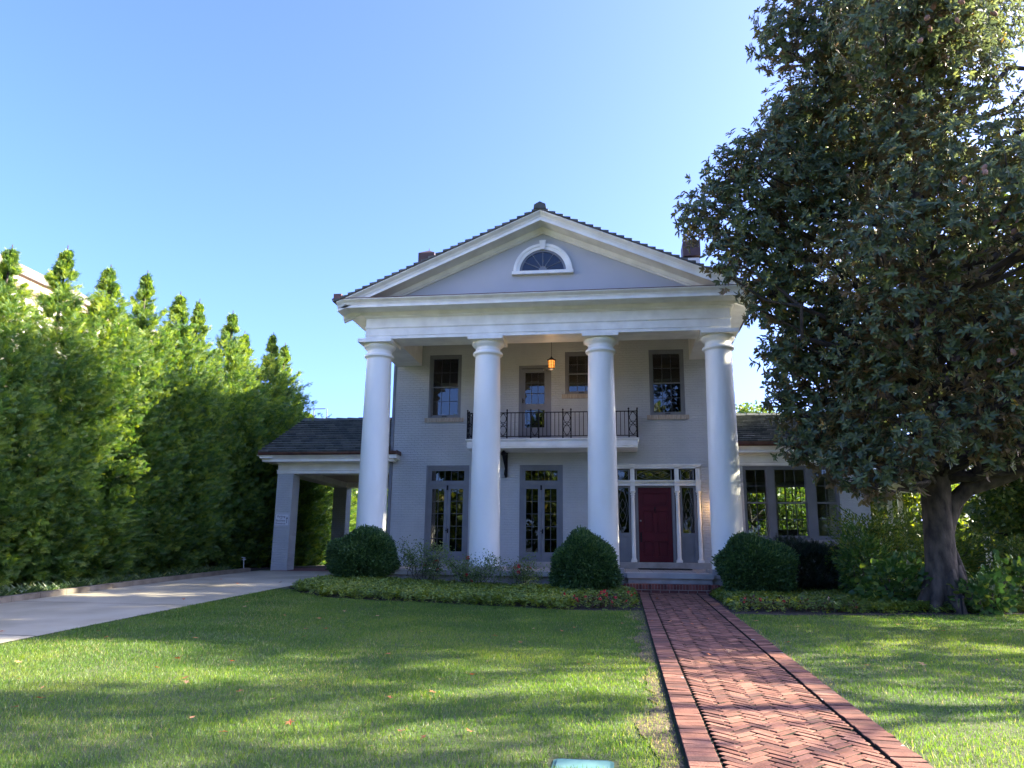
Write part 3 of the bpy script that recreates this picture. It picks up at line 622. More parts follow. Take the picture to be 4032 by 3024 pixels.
for i in range(1, 6): t = math.pi*i/6; b.tube([(hx+.1*math.cos(t), YF-.015, 9.15+.1*math.sin(t)), (hx+.58*math.cos(t), YF-.015, 9.11+.57*math.sin(t))], .011, 6)
b.add([(hx+.11*math.cos(math.pi*i/8), YF-.02, 9.15+.11*math.sin(math.pi*i/8)) for i in range(9)], [tuple(range(9))]); H(b, 'muntins', GREY, parent=hw)
b = MB(); A = arc(.6); b.add([(p[0], YF-.004, p[1]) for p in A], [tuple(range(len(A)))]); H(b, 'pane', glassmat('attic_glass', (.02,.02,.025), .07), parent=hw)
# portico roof: stepped tile courses
for sg in (-1, 1):
    n = 28; L = 5.55/n
    for i in range(n):
        xa = .0+i*L; xb = xa+L+.02
        za = 10.585-SL*xa; zb = 10.585-SL*xb+.035
        y0 = YF-.755
        for yy, y2 in ((y0, y0+.25), (y0+.252, 24.5)):
            nn = len(vs); q = rnd.uniform(-.004, .004)
            P8 = [(CX+sg*xa,yy,za),(CX+sg*xb,yy,zb-.01),(CX+sg*xb,y2,zb-.01),(CX+sg*xa,y2,za),(CX+sg*xa,yy,za+.03+q),(CX+sg*xb,yy,zb+.062+q),(CX+sg*xb,y2,zb+.062+q),(CX+sg*xa,y2,za+.03+q)]
            vs.extend(P8); T = rnd.random()
            for f in [(0,3,2,1),(4,5,6,7),(0,1,5,4),(1,2,6,5),(2,3,7,6),(3,0,4,7)]: fs.append(tuple(nn+k for k in (f if sg > 0 else f[::-1]))); tn.append(T)
nn = len(vs); vs.extend([(CX-.17,YF-.78,10.60),(CX-.15,YF-.78,10.72),(CX,YF-.78,10.80),(CX+.15,YF-.78,10.72),(CX+.17,YF-.78,10.60)]+[(CX-.17,26,10.60),(CX-.15,26,10.68),(CX,26,10.78),(CX+.15,26,10.68),(CX+.17,26,10.60)])
for f in [(4,3,2,1,0),(0,1,6,5),(1,2,7,6),(2,3,8,7),(3,4,9,8)]: fs.append(tuple(nn+k for k in f)); tn.append(.3)
tmesh('portico_roof', TILE, house)
b = MB(); rake(b, [(.735,.236),(.735,.25),(-.05,.25),(-.05,.236)], 5.5); H(b, 'flashing', COPPER)
for sg in (-1, 1):
    b = MB(); b.box(min(CX+sg*5.35, CX+sg*5.56), max(CX+sg*5.35, CX+sg*5.56), YF-.76, YF-.5, 8.29, 8.42); H(b, 'flashing', COPPER)
    b = MB(); x = CX+sg*5.5
    b.sweep([(x, 23), (x, YF-.7)] if sg < 0 else [(x, YF-.7), (x, 23)], [(0,8.2),(.1,8.22),(.13,8.3),(.11,8.3),(.09,8.235),(0,8.23)]); H(b, 'gutter', COPPER)
# tile roofs running along X (front slope), courses with butts
def xroof(name, x0, x1, ye, ze, yr, zr, yb, zb, ridge=True, over=.0):
    n = max(4, int(math.hypot(yr-ye, zr-ze)/.24)); dy, dz = (yr-ye)/n, (zr-ze)/n; s_ = math.hypot(dy, dz); nx, nzv = -dz/s_, dy/s_
    for i in range(n):
        x = x0-(.15 if i % 2 else 0)
        while x < x1:
            a, c = max(x, x0), min(x+.31, x1); x += .315
            if c-a < .02: continue
            T = rnd.random(); q = rnd.uniform(0, .008)
            ya, za = ye+dy*i-.015, ze+dz*i-.01; yb_, zb_ = ye+dy*(i+1)+.03, ze+dz*(i+1)+.015
            t0, t1 = .078+q, .010
            nn = len(vs); vs.extend([(a,ya,za),(c-.004,ya,za),(c-.004,yb_,zb_),(a,yb_,zb_),(a,ya+nx*t0,za+nzv*t0),(c-.004,ya+nx*t0,za+nzv*t0),(c-.004,yb_+nx*t1,zb_+nzv*t1),(a,yb_+nx*t1,zb_+nzv*t1)])
            for f in [(0,3,2,1),(4,5,6,7),(0,1,5,4),(1,2,6,5),(2,3,7,6),(3,0,4,7)]: fs.append(tuple(nn+k for k in f)); tn.append(T)
    nn = len(vs); vs.extend([(x0,yr,zr+.02),(x1,yr,zr+.02),(x1,yb,zb),(x0,yb,zb)]); fs.append((nn,nn+1,nn+2,nn+3)); tn.append(.4)
    x = x0
    while ridge and x < x1:
        c = min(x+.42, x1); h = .03
        nn = len(vs); vs.extend([(x,yr-.13,zr-.03),(x,yr,zr+.1),(x,yr+.13,zr-.03),(c,yr-.12,zr-.03),(c,yr,zr+.075),(c,yr+.12,zr-.03)])
        for f in [(0,1,4,3),(1,2,5,4),(0,2,1),(3,4,5)]: fs.append(tuple(nn+k for k in f)); tn.append(.5)
        x += .40
    return tmesh(name, TILE, house)
xroof('main_roof', XL-.45, XR+.45, 22.2, 8.25, 27.4, 10.65, 32.6, 8.25)
for sg, xx in ((-1, XL), (1, XR)):
    b = MB()
    for y0, z0, y1, z1 in ((22.2, 8.13, 27.4, 10.53), (27.4, 10.53, 32.6, 8.13)):
        b.add([(xx+sg*.43,y0,z0),(xx+sg*.43,y1,z1),(xx+sg*.43,y1,z1-.2),(xx+sg*.43,y0,z0-.2),(xx,y0,z0),(xx,y1,z1),(xx,y1,z1-.2),(xx,y0,z0-.2)], [(0,1,2,3),(4,7,6,5),(0,4,5,1),(3,2,6,7),(0,3,7,4)])
    H(b, 'verge_board', WHITE)
# chimneys
for x in (CX-4.95, CX+4.62):
    b = MB(); b.box(x-.27, x+.27, 26.1, 26.9, 8.5, 11.88); ch = H(b, 'chimney', BRICKP)
    b = MB(); b.box(x-.25, x+.25, 26.2, 26.8, 11.88, 11.96); b.box(x-.3, x+.3, 26.08, 26.92, 11.96, 12.5)
    b.add([(x-.3,26.08,12.501),(x+.3,26.08,12.501),(x+.3,26.92,12.501),(x-.3,26.92,12.501),(x,26.5,12.75)], [(0,1,4),(1,2,4),(2,3,4),(3,0,4)]); b.tube([(x,26.5,12.7),(x,26.5,12.83)], .012)
    H(b, 'chimney_cap', CAPM, parent=ch)
# downspout
b = MB(); b.box(XL-.09, XL-.005, YW-.02, YW+.07, 4.7, 7.95); H(b, 'downspout', GREY); b = MB(); b.box(XL-.09, XL-.005, YW-.05, YW+.04, 1.2, 4.35); H(b, 'downspout', GREY)
# balcony
BX0, BX1, BY = -4.387, .562, 21.65
b = MB(); b.sweep([(BX0+.05, YW-.002), (BX0+.05, BY+.05), (BX1-.05, BY+.05), (BX1-.05, YW-.002)], [(-.4,4.60),(0,4.60),(0,4.645),(.012,4.65),(.012,4.665),(.005,4.67),(.005,4.79),(.015,4.795),(.03,4.82),(.05,4.84),(.05,4.865),(-.4,4.868)])
b.box(BX0+.4, BX1-.4, BY+.4, YW-.002, 4.602, 4.86)
bal = H(b, 'balcony', WHITE)
b = MB(); b.box(BX0+.1, BX1-.1, BY+.08, YW-.003, 4.8685, 4.885); H(b, 'balcony_deck', GREY, parent=bal)
r = MB(); ry = BY+.1; RX0, RX1 = -4.35, .52
posts = [-4.35,-4.12,-3.42,-3.19,-2.5,-2.27,-1.58,-1.35,-.64,-.41,.28,.52]
r.box(RX0, RX1, ry-.014, ry+.014, 5.62, 5.645); r.box(RX0, RX1, ry-.012, ry+.012, 4.932, 4.955)
def post(x, y): r.box(x-.017, x+.017, y-.017, y+.017, 4.886, 5.68); r.sphere((x, y, 5.71), .027, 8, 5); r.box(x-.022, x+.022, y-.022, y+.022, 5.60, 5.623); r.box(x-.023, x+.023, y-.023, y+.023, 4.886, 4.9)
def panel(p0, p1):
    p0, p1 = Vector(p0), Vector(p1); d = p1-p0
    for zb, zt in ((4.96, 5.29), (5.29, 5.62)):
        for s_ in (0, 1):
            pts = []
            for i in range(11): t = i/10; off = .5+(.42 if s_ else -.42)*math.sin(math.pi*t)*.95; q = p0+d*off; pts.append((q.x, q.y, zb+(zt-zb)*t))
            r.tube(pts, .010, 5)
    for i in (0, 1):
        pts = []
        for k in range(9): t = k/8; q = p0+d*t; pts.append((q.x, q.y, (5.56 if i else 5.02)+(.05 if i else -.05)*math.cos(math.pi*(t-.5)*1)*1)); 
        r.tube(pts, .008, 5)
        pts = []
        for k in range(9): t = k/8; q = p0+d*t; pts.append((q.x, q.y, 5.29+(.06 if i else -.06)*math.sin(math.pi*t)))
        r.tube(pts, .008, 5)
for x in posts: post(x, ry)
for i in range(0, 12, 2): panel((posts[i], ry, 0), (posts[i+1], ry, 0))
for i in range(1, 11, 2):
    a, c = posts[i], posts[i+1]
    for k in range(1, 6): x = a+(c-a)*k/6; r.box(x-.009, x+.009, ry-.009, ry+.009, 4.95, 5.625)
for x in (RX0, RX1):
    r.box(x-.008, x+.008, ry, YW, 5.626, 5.642); r.box(x-.008, x+.008, ry, YW, 4.936, 4.952)
    for y in (ry+.23, ry+.75): post(x, y)
    panel((x, ry, 0), (x, ry+.23, 0)); panel((x, ry+.75, 0), (x, YW-.02, 0))
    for k in range(1, 5): y = ry+.23+.52*k/5; r.box(x-.006, x+.006, y-.006, y+.006, 4.95, 5.63)
H(r, 'railing', IRON, parent=bal)
for x in (-3.34, -.48):
    b = MB(); sp = []
    for y0, z0, y1, z1, wd in ((YW-.05,4.6,YW-.05,3.92,.1),): b.box(x-.04, x+.04, YW-.05, YW-.002, 3.88, 4.6)
    pts = [(x, YW-.08, 4.1), (x, YW-.16, 4.22), (x, YW-.3, 4.35), (x, YW-.5, 4.5), (x, YW-.62, 4.53), (x, YW-.66, 4.47), (x, YW-.6, 4.42)]
    b.tube(pts, [.03,.045,.06,.065,.06,.045,.03], 10); b.tube([(x, YW-.06, 4.55), (x, YW-.6, 4.57)], .03, 8)
    b.tube([(x, YW-.07, 4.08), (x, YW-.11, 4.0), (x, YW-.09, 3.9), (x, YW-.05, 3.88)], [.05,.045,.04,.03], 8)
    b.tube([(x-.06, YW-.62, 4.5), (x+.06, YW-.62, 4.5)], .055, 12); b.tube([(x-.05, YW-.1, 3.98), (x+.05, YW-.1, 3.98)], .05, 12)
    H(b, 'bracket', IRON, smooth=True, parent=bal)
# ------------------------------------------------------------------ porte-cochere (left wing)
PCX = -10.54; PCY = 22.85
for x in (PCX,):
    b = MB(); b.box(x, x+.51, PCY, PCY+.52, .9, 4.01); H(b, 'pier', BRICKP)
    b = MB(); b.box(x, x+.51, 27.7, 28.2, .9, 4.01); H(b, 'pier', BRICKP)
b = MB(); b.box(-7.3, -6.86, 27.7, 28.2, .9, 4.01); H(b, 'pier', BRICKP)
b = MB(); pth = [(XL-.005, 28.2), (PCX, 28.2), (PCX, PCY), (XL-.005, PCY)]
pr = [(-.5,4.011),(.004,4.011),(.02,4.015),(.02,4.10),(.035,4.11),(.035,4.13),(0,4.135),(0,4.30),(.03,4.31),(.05,4.335),(.05,4.345),(.38,4.346),(.38,4.415),(.39,4.42),(.42,4.46),(.46,4.50),(.50,4.52),(.50,4.54),(-.5,4.6),(-.5,4.011)]
b.sweep([(XL-.005, 28.2), (PCX, 28.2), (PCX, PCY), (XL-.005, PCY)], [(o, z) for o, z in pr], side=1)
H(b, 'wing_entablature', WHITE, smooth=True, sharp=25)
b = MB(); b.box(XL-.004, XL+.22, PCY-.5, YW-.003, 4.42, 4.54); b.box(XL-.004, XL+.12, PCY-.38, YW-.003, 4.347, 4.42); H(b, 'cornice_return', WHITE)
b = MB(); b.box(PCX+.5, XL-.006, PCY+.5, 27.7, 4.2, 4.24); b.box(PCX+.5, XL-.006, PCY+.5, PCY+.56, 4.02, 4.2); H(b, 'wing_ceiling', mat('cream_ceiling', (.42,.37,.32), rough=.7))
b = MB(); b.sweep([(PCX-.42, PCY-.42), (XL+.24, PCY-.42)], [(0,4.53),(.10,4.53),(.15,4.57),(.16,4.63),(.14,4.63),(.13,4.58),(.09,4.545),(0,4.545)]); b.box(PCX-.43, PCX-.415, PCY-.58, PCY-.4, 4.53, 4.63); b.box(XL+.235, XL+.25, PCY-.58, PCY-.02, 4.53, 4.65)
b.box(PCX-.43, XL+.23, PCY-.445, PCY-.42, 4.545, 4.64); H(b, 'gutter', COPPER)
xroof('wing_roof', PCX-.42, XL-.1, PCY-.55, 4.60, 25.5, 6.15, 28.75, 4.6)
b = MB()
b.add([(PCX+.0,PCY-.3,4.55),(PCX+.0,25.5,6.08),(PCX+.0,28.5,4.55)], [(0,2,1)]); b.add([(PCX-.4,PCY-.5,4.52),(PCX-.4,25.5,6.1),(PCX-.4,25.5,6.0),(PCX-.4,PCY-.5,4.44),(PCX-.4,28.7,4.52),(PCX-.4,28.7,4.44),(PCX,PCY-.5,4.44),(PCX,25.5,6.0),(PCX,28.7,4.44)], [(0,1,2,3),(1,4,5,2),(3,2,7,6),(2,5,8,7)]); H(b, 'wing_gable', WHITE)
# ------------------------------------------------------------------ sunroom (right wing)
SX1 = 6.88; SY = 22.85
b = MB(); holes = [(3.49,6.09,2.12,4.19)]
wall_holes(b, XR+.002, SX1, .6, 4.2, holes, SY, .25)
RB = 28.0; wall_holes(b, XR+.002, SX1, .6, 4.2, [(3.9,5.05,2.3,3.9),(5.35,6.5,1.5,4.1)], RB, .2)
sh = [(23.6,24.6,2.1,4.0),(25.2,26.4,2.1,4.0)]
b2 = MB(); wall_holes(b2, SY+.001, RB+.199, .6, 4.2, sh, 0, .2); b.add([(SX1-v[1], v[0], v[2]) for v in b2.v], b2.f)
H(b, 'sunroom_wall', BRICKP)
b = MB(); b.box(XR+.05, SX1-.22, SY+.26, RB-.01, 1.3, 1.4); b.box(XR+.05, SX1-.22, SY+.26, RB-.01, 4.2, 4.25); b.quad((XR+.06,SY+.26,1.4),(XR+.06,RB-.01,1.4),(XR+.06,RB-.01,4.2),(XR+.06,SY+.26,4.2)); H(b, 'sunroom_interior', ROOM2)
b = MB(); pr4 = [(o, z+.185) for o, z in pr]
b.sweep([(XR+.005, SY), (SX1, SY), (SX1, RB+.2)], pr4, side=1); H(b, 'wing_entablature', WHITE, smooth=True, sharp=25)
b = MB(); b.sweep([(XR+.02, SY-.42), (SX1+.42, SY-.42)], [(0,4.70),(.10,4.70),(.15,4.74),(.16,4.84),(.14,4.84),(.13,4.75),(.09,4.715),(0,4.715)]); b.box(XR+.02, SX1+.43, SY-.445, SY-.42, 4.715, 4.85); H(b, 'gutter', COPPER)
xroof('wing_roof', XR+.02, SX1+.42, SY-.55, 4.80, 25.5, 6.12, 28.75, 4.7)
b = MB(); b.add([(SX1,SY-.3,4.7),(SX1,28.4,4.7),(SX1,25.5,6.05)], [(0,1,2)]); H(b, 'wing_gable', WHITE)
b = MB(); b.box(3.42, 6.16, SY-.07, SY+.1, 1.99, 2.115); H(b, 'sill', STONE, bevel=.006)
b = MB(); t = .0
for a, c in ((3.491,3.55),(4.15,4.35),(5.22,5.46),(6.02,6.089)): b.box(a, c, SY+.03, SY+.16, 2.121, 4.189)
for a, c in ((3.55,4.15),(4.35,5.22),(5.46,6.02)): b.box(a, c, SY+.031, SY+.159, 4.12, 4.189); b.box(a, c, SY+.031, SY+.159, 2.121, 2.17)
H(b, 'window_frame', GREY)
for a, c, nx in ((3.55,4.15,2),(4.35,5.22,3),(5.46,6.02,2)):
    b = MB(); frame(b, a, c, 3.13, 4.12, .035, SY+.07, SY+.1, bot=.04); frame(b, a, c, 2.17, 3.16, .035, SY+.105, SY+.14, bot=.07)
    wn = H(b, 'window', GREY)
    b = MB(); muntins(b, a+.035, c-.035, 3.17, 4.085, nx, 2, SY+.08, SY+.095, .018); muntins(b, a+.035, c-.035, 2.24, 3.13, nx, 2, SY+.115, SY+.13, .018); H(b, 'muntins', MUNT, parent=wn)
    b = MB(); b.box(a+.035, c-.035, SY+.086, SY+.089, 3.17, 4.085); b.box(a+.035, c-.035, SY+.121, SY+.124, 2.24, 3.13); H(b, 'pane', GLASSC, parent=wn)
for a, c, z0, z1, nx, nz in ((3.9,5.05,2.3,3.9,4,4),(5.35,6.5,1.5,4.1,4,5)):
    b = MB(); frame(b, a, c, z0, z1, .06, RB+.05, RB+.12); wn = H(b, 'window', WHITE); b = MB(); muntins(b, a+.06, c-.06, z0+.06, z1-.06, nx, nz, RB+.07, RB+.1, .022); H(b, 'muntins', MUNT, parent=wn)
    b = MB(); b.box(a+.06, c-.06, RB+.084, RB+.087, z0+.06, z1-.06); H(b, 'pane', GLASSC, parent=wn)
b = MB(); b.tube([(4.05,26.2,4.2),(4.05,26.2,3.95)], .01); b.tube([(3.85,26.2,3.85),(3.95,26.2,3.78),(4.05,26.2,3.95),(4.15,26.2,3.78),(4.25,26.2,3.85)], .012); H(b, 'chandelier', IRON)
t = empty('armchair', (5.1,25.2,1.4), 'dark upholstered armchair seen through the middle sunroom window', 'armchair')
b = MB(); b.box(4.8,5.5,24.9,25.5,1.55,1.85); b.build('seat', ROOM, t, bevel=.05); b = MB(); b.box(4.8,5.5,25.42,25.6,1.86,2.5); b.build('backrest', ROOM, t, bevel=.06)
for x in (4.74, 5.46): b = MB(); b.box(x, x+.12, 24.9, 25.5, 1.5, 2.1); b.build('armrest', ROOM, t, bevel=.04)
# ------------------------------------------------------------------ objects on the porch
GLOW = emis('lamp_glow', (1, .5, .14), 2)
t = empty('hanging_lantern', (-1.84,21.0,6.7), 'lit black iron lantern hanging on a chain in front of the upper balcony door', 'lantern')
b = MB(); z = 7.08
while z < 8.02: b.tube([(-1.84+(.008 if int(z*40) % 2 else 0), 21.0, z), (-1.84, 21.0+(.008 if int(z*40) % 2 else 0), z+.03)], .006, 5); z += .028
b.build('chain', IRON, t)
b = MB(); n = 8
for i in range(n):
    a = 2*math.pi*i/n; b.tube([(-1.84+.105*math.cos(a),21+.105*math.sin(a),6.97),(-1.84+.085*math.cos(a),21+.085*math.sin(a),6.74)], .008, 5)
b.lathe([(.11,6.965),(.13,6.985),(.10,7.0),(.06,7.03),(.02,7.06),(.012,7.09)], -1.84, 21.0, 16); b.lathe([(.02,6.69),(.09,6.72),(.095,6.745),(.08,6.75)], -1.84, 21.0, 16)
for zz in (6.82, 6.9): b.lathe([(.092+(zz-6.82)*.1,zz),(.098+(zz-6.82)*.1,zz+.004),(.092+(zz-6.82)*.1,zz+.008)], -1.84, 21.0, 16, cap=False)
b.build('cage', IRON, t); b = MB(); b.lathe([(.082,6.75),(.098,6.96)], -1.84, 21.0, 16, cap=False); b.build('shade', emis('amber_glass', (.9,.30,.05), .28), t, smooth=True)
b = MB(); b.lathe([(.012,6.76),(.02,6.80),(.024,6.86),(.014,6.92),(.004,6.94)], -1.84, 20.905, 10); 
b = MB(); b.lathe([(.085,6.79),(.09,6.80),(.096,6.88),(.09,6.90)], -1.84, 21.0, 3); 
b = MB(); b.lathe([(.012,6.76),(.035,6.80),(.04,6.86),(.03,6.92),(.004,6.94)], -1.84, 21.0, 10); b.build('bulb', emis('bulb_glow', (1,.6,.22), 2.5), t, smooth=True)
ld = bpy.data.lights.new('lantern_light', 'POINT'); ld.energy = 3; ld.color = (1, .6, .3); ld.shadow_soft_size = .12; lo = bpy.data.objects.new('lantern_light', ld); COL.objects.link(lo); lo.location = (0, 0, -.12); lo.parent = t
t = empty('wall_sconce', (2.68,YW,3.0), 'lit wall lamp beside the red front door, tucked behind the rightmost column', 'wall lamp')
b = MB(); b.box(2.65,2.71,YW-.02,YW-.001,2.95,3.2); b.tube([(2.68,YW-.02,3.12),(2.68,YW-.1,3.14),(2.68,YW-.12,3.1)], .01); b.box(2.61,2.75,YW-.19,YW-.05,3.08,3.1); b.build('bracket', IRON, t)
b = MB(); b.box(2.625,2.735,YW-.175,YW-.065,2.9,3.08); b.build('shade', GLOW, t)
ld = bpy.data.lights.new('sconce_light', 'POINT'); ld.energy = 1.6; ld.color = (1, .6, .28); ld.shadow_soft_size = .08; lo = bpy.data.objects.new('sconce_light', ld); COL.objects.link(lo); lo.location = (0, -.24, .0); lo.parent = t
b = MB(); b.box(.45,1.85,21.35,22.2,1.285,1.31); tag(b.build('doormat', mat('mat_rubber', (.01,.01,.011), (.02,.02,.02), scale=40, rough=.95, bump=.5, bscale=200), bevel=.008, origin=(1.15,21.8,1.28)), 'dark flat doormat lying on the porch in front of the red door', 'doormat')
# sign on pier
t = empty('sign', (PCX+.24,PCY,2.6), 'small white parking sign with black lettering and arrow on the grey brick pier', 'sign')
sx0, sx1, sz0, sz1 = PCX+.03, PCX+.49, 2.41, 2.79
b = MB(); b.box(sx0, sx1, PCY-.02, PCY-.002, sz0, sz1); b.build('board', mat('sign_white', (.62,.64,.66), rough=.5), t)
b = MB(); SG = mat('sign_black', (.03,.035,.06), rough=.6); y0, y1 = PCY-.023, PCY-.0205
frame(b, sx0+.012, sx1-.012, sz0+.012, sz1-.012, .006, y0, y1); b.build('border', SG, t)
b = MB(); ax = sx1-.075; b.box(ax-.008, ax+.008, y0, y1, 2.5, 2.64); b.add([(ax-.025,y0,2.63),(ax+.025,y0,2.63),(ax,y0,2.70),(ax-.025,y1,2.63),(ax+.025,y1,2.63),(ax,y1,2.70)], [(0,1,2),(0,3,4,1),(1,4,5,2),(2,5,3,0)]); b.build('arrow', SG, t)
def text(txt, x, z, size, parent):
    cu = bpy.data.curves.new('lettering', 'FONT'); cu.body = txt; cu.size = size; cu.align_x = 'CENTER'; cu.extrude = .001
    o = bpy.data.objects.new('tmp', cu); COL.objects.link(o); bpy.context.view_layer.update()
    me = bpy.data.meshes.new_from_object(o.evaluated_get(bpy.context.evaluated_depsgraph_get())); bpy.data.objects.remove(o)
    me.transform(Matrix.Translation((x, PCY-.0225, z)) @ Matrix.Rotation(math.pi/2, 4, 'X')); link('lettering', me, SG, parent)
text('Parking', sx0+.2, 2.67, .088, t); text('and', sx0+.2, 2.625, .04, t); text('Business', sx0+.19, 2.55, .088, t); text('Entrance', sx0+.19, 2.465, .088, t)
# utility box lid
ub = empty('utility_box', (-.26,5.2,g(-.26,5.2)), 'pale green plastic utility box lid sunk in the lawn beside the brick path', 'utility box')
def rrect(x0, x1, y0, y1, r, z0, z1):
    pts = []
    for cx, cy, a0 in ((x1-r,y1-r,0),(x0+r,y1-r,90),(x0+r,y0+r,180),(x1-r,y0+r,270)):
        for i in range(6): a = math.radians(a0+i*18); pts.append((cx+r*math.cos(a), cy+r*math.sin(a)))
    n = len(pts); zz = lambda y: .0359*(y-5.2)+g(-.26,5.2)-.012
    return [(x, y, zz(y)+z0) for x, y in pts]+[(x, y, zz(y)+z1) for x, y in pts], [tuple(range(n, 2*n))]+[(i, (i+1) % n, n+(i+1) % n, n+i) for i in range(n)]
b = MB(); b.add(*rrect(-.46,-.07,4.86,5.44,.05,-.05,.018)); b.build('rim', mat('box_rim', (.05,.13,.12), rough=.5), ub)
b = MB(); b.add(*rrect(-.435,-.095,4.89,5.41,.04,-.02,.024)); b.build('lid', mat('box_lid', (.08,.19,.18), (.12,.24,.225), scale=8, rough=.45), ub)
# ------------------------------------------------------------------ vegetation helpers
def unit(a): return a/np.maximum(np.linalg.norm(a, axis=-1, keepdims=True), 1e-6)
def rdir(n): return unit(RS.normal(size=(n, 3)))
def noise2(x, y, s, seed=0):
    r = np.random.RandomState(seed); o = 0
    for k in range(7):
        a = r.rand()*6.283; f = s*(.6+1.3*r.rand()); o = o+np.sin((x*math.cos(a)+y*math.sin(a))*f+r.rand()*6.283+1.5*np.sin((x*math.sin(a)-y*math.cos(a))*f*.6+r.rand()*6))
    return o/7
def rosettes(P, O, nl, L, Wd, spread=(45, 85)):
    n = len(P); O = unit(O); a = unit(np.cross(O, rdir(n))); c = np.cross(O, a)
    th = (np.arange(nl)[None]*2.399+RS.rand(n, 1)*6.28); phi = np.radians(RS.uniform(*spread, (n, nl)))
    rad = a[:, None]*np.cos(th)[..., None]+c[:, None]*np.sin(th)[..., None]
    D = O[:, None]*np.cos(phi)[..., None]+rad*np.sin(phi)[..., None]; D[..., 2] -= .18
    Nn = O[:, None]*np.sin(phi)[..., None]-rad*np.cos(phi)[..., None]
    PP = np.repeat(P[:, None], nl, 1)+O[:, None]*RS.uniform(-.06, .03, (n, nl, 1))
    ln = L*RS.uniform(.7, 1.2, n*nl)
    S = np.stack([ln*Wd, ln, ln], 1)
    return PP.reshape(-1, 3), D.reshape(-1, 3), Nn.reshape(-1, 3), S
def curve(a, c, sag=.1, n=6, jit=.06):
    a, c = Vector(a), Vector(c); L = (c-a).length; out = []
    for i in range(n+1):
        t = i/n; p = a.lerp(c, t); p.z += sag*L*math.sin(math.pi*t)
        if 0 < i < n: p += Vector((rnd.gauss(0, jit*L*.5), rnd.gauss(0, jit*L*.5), rnd.gauss(0, jit*L*.4)))
        out.append(p)
    return out
def leafy(name, centers, radii, per_m2, leaf, mt, parent, outward=.75, lf=(.1, .45), nl=1, mode='leaf', seedtone=None, squash=(1, 1, 1), inner=.35):
    PP, OO = [], []
    cen = np.array(centers); rr = np.array(radii)
    for c, r in zip(cen, rr):
        n = int(per_m2*4*math.pi*r*r); d = rdir(n); rad = r*(1-inner*RS.rand(n)**1.5)*(1+.12*RS.normal(size=n)*.5)
        p = c+d*rad[:, None]*np.array(squash); PP.append(p); OO.append(unit(d*outward+rdir(n)*(1-outward)+np.array([0, 0, .25])))
    return np.concatenate(PP), np.concatenate(OO)
# ------------------------------------------------------------------ MAGNOLIA
mag = empty('magnolia_tree', (6.05,16.05,g(6,16)), 'huge dark green magnolia with seed cones in front of the right wing', 'tree')
lob = [(1.75,15.2,8.45,.6),(2.3,15.3,9.35,.65),(2.5,15.5,8.5,.9),(2.2,15.0,7.5,.42),(2.15,15.0,7.15,.33),(3.2,15.4,9.4,.95),(3.3,15.6,8.2,1.0),(2.7,15.2,9.7,.5),(3.0,15.6,7.5,.75),
 (3.5,15.2,12.35,.6),(3.9,15.1,12.9,.8),(4.6,15.4,12.6,.9),(4.7,15.7,11.3,.9),(4.0,15.9,10.4,.9),(4.1,15.6,9.3,1.0),(4.9,15.5,10.3,1.0),
 (3.9,16.0,7.0,.85),(3.9,16.2,6.0,.8),(3.8,16.2,5.1,.75),(3.75,15.9,4.3,.65),(3.9,15.6,3.8,.55),(4.5,14.9,3.35,.5),(4.4,15.0,3.9,.6),(5.1,14.4,3.9,.6),(4.9,14.8,4.8,.9),(4.6,15.4,5.8,1.0),
 (5.0,14.2,6.0,.9),(5.6,13.6,7.2,1.0),(6.8,13.4,4.6,.9),(6.2,13.9,5.4,.9),(7.0,14.0,3.9,.6),(7.9,14.6,4.2,.7),(8.2,15.2,3.4,.6),(5.9,14.1,3.95,.55),(6.3,14.2,3.5,.4),(5.3,13.8,3.55,.45),(4.25,14.5,2.95,.36),(4.0,14.9,3.3,.4),(4.7,14.3,3.15,.4),(4.45,14.4,2.8,.25),(3.4,15.6,3.7,.35),(5.0,14.1,3.1,.3),(3.2,15.7,6.9,.6),(2.9,15.5,6.5,.35),(3.3,15.9,5.6,.5),(3.2,15.8,4.7,.4),(10.4,15.5,13.0,1.1),(10.9,15.8,11.4,1.1),(11.2,16,9.8,1.1),(11.2,16,8.2,1.0),(10.2,15.2,14.6,1.0),(3.9,15.6,10.9,.6),(3.5,15.6,10.3,.5)]
for k in range(95):
    while True:
        x, y, z = RS.uniform(3.8, 11.4), RS.uniform(11.8, 20.4), RS.uniform(3.6, 15.2)
        hz_ = (z-8.6)/6.8; rx = 3.75*math.sqrt(max(.05, 1-hz_*hz_*.75)); d = math.hypot((x-7.5)/rx, (y-16.1)/(rx*1.08))
        if d < 1 and (d > .55 or rnd.random() < .25): break
    if z < 4.2 and 5.2 < x < 8: continue
    lob.append((x, y, z, RS.uniform(.75, 1.15)))
lob = np.array(lob); b = MB()
tp = [(6.05,16.05,.4),(6.03,16.05,.9),(6.0,16.0,1.6),(6.02,16.0,2.3),(6.05,16.0,3.2),(6.1,16.1,4.8),(6.25,16.2,6.8),(6.35,16.2,9.4),(6.5,16.2,11.5),(6.7,16.3,14)]
tr_ = [.40,.31,.275,.26,.27,.20,.17,.12,.08,.03]
b.tube(tp, tr_, 18); 
for i in range(7): a = i*.9+.3; b.tube([(6.05+.2*math.cos(a),16.05+.2*math.sin(a),1.5),(6.05+.32*math.cos(a),16.05+.32*math.sin(a),.95),(6.05+.6*math.cos(a),16.05+.6*math.sin(a),.55)], [.1,.13,.08], 7)
b.tube([(6.1,16.0,2.1),(6.3,16.0,2.66),(6.6,15.95,2.95),(6.95,15.85,3.07),(7.3,15.7,3.2),(7.7,15.5,3.5),(8.3,15.3,4.1),(8.9,15.2,5.0)], [.17,.17,.15,.14,.13,.12,.1,.06], 12)
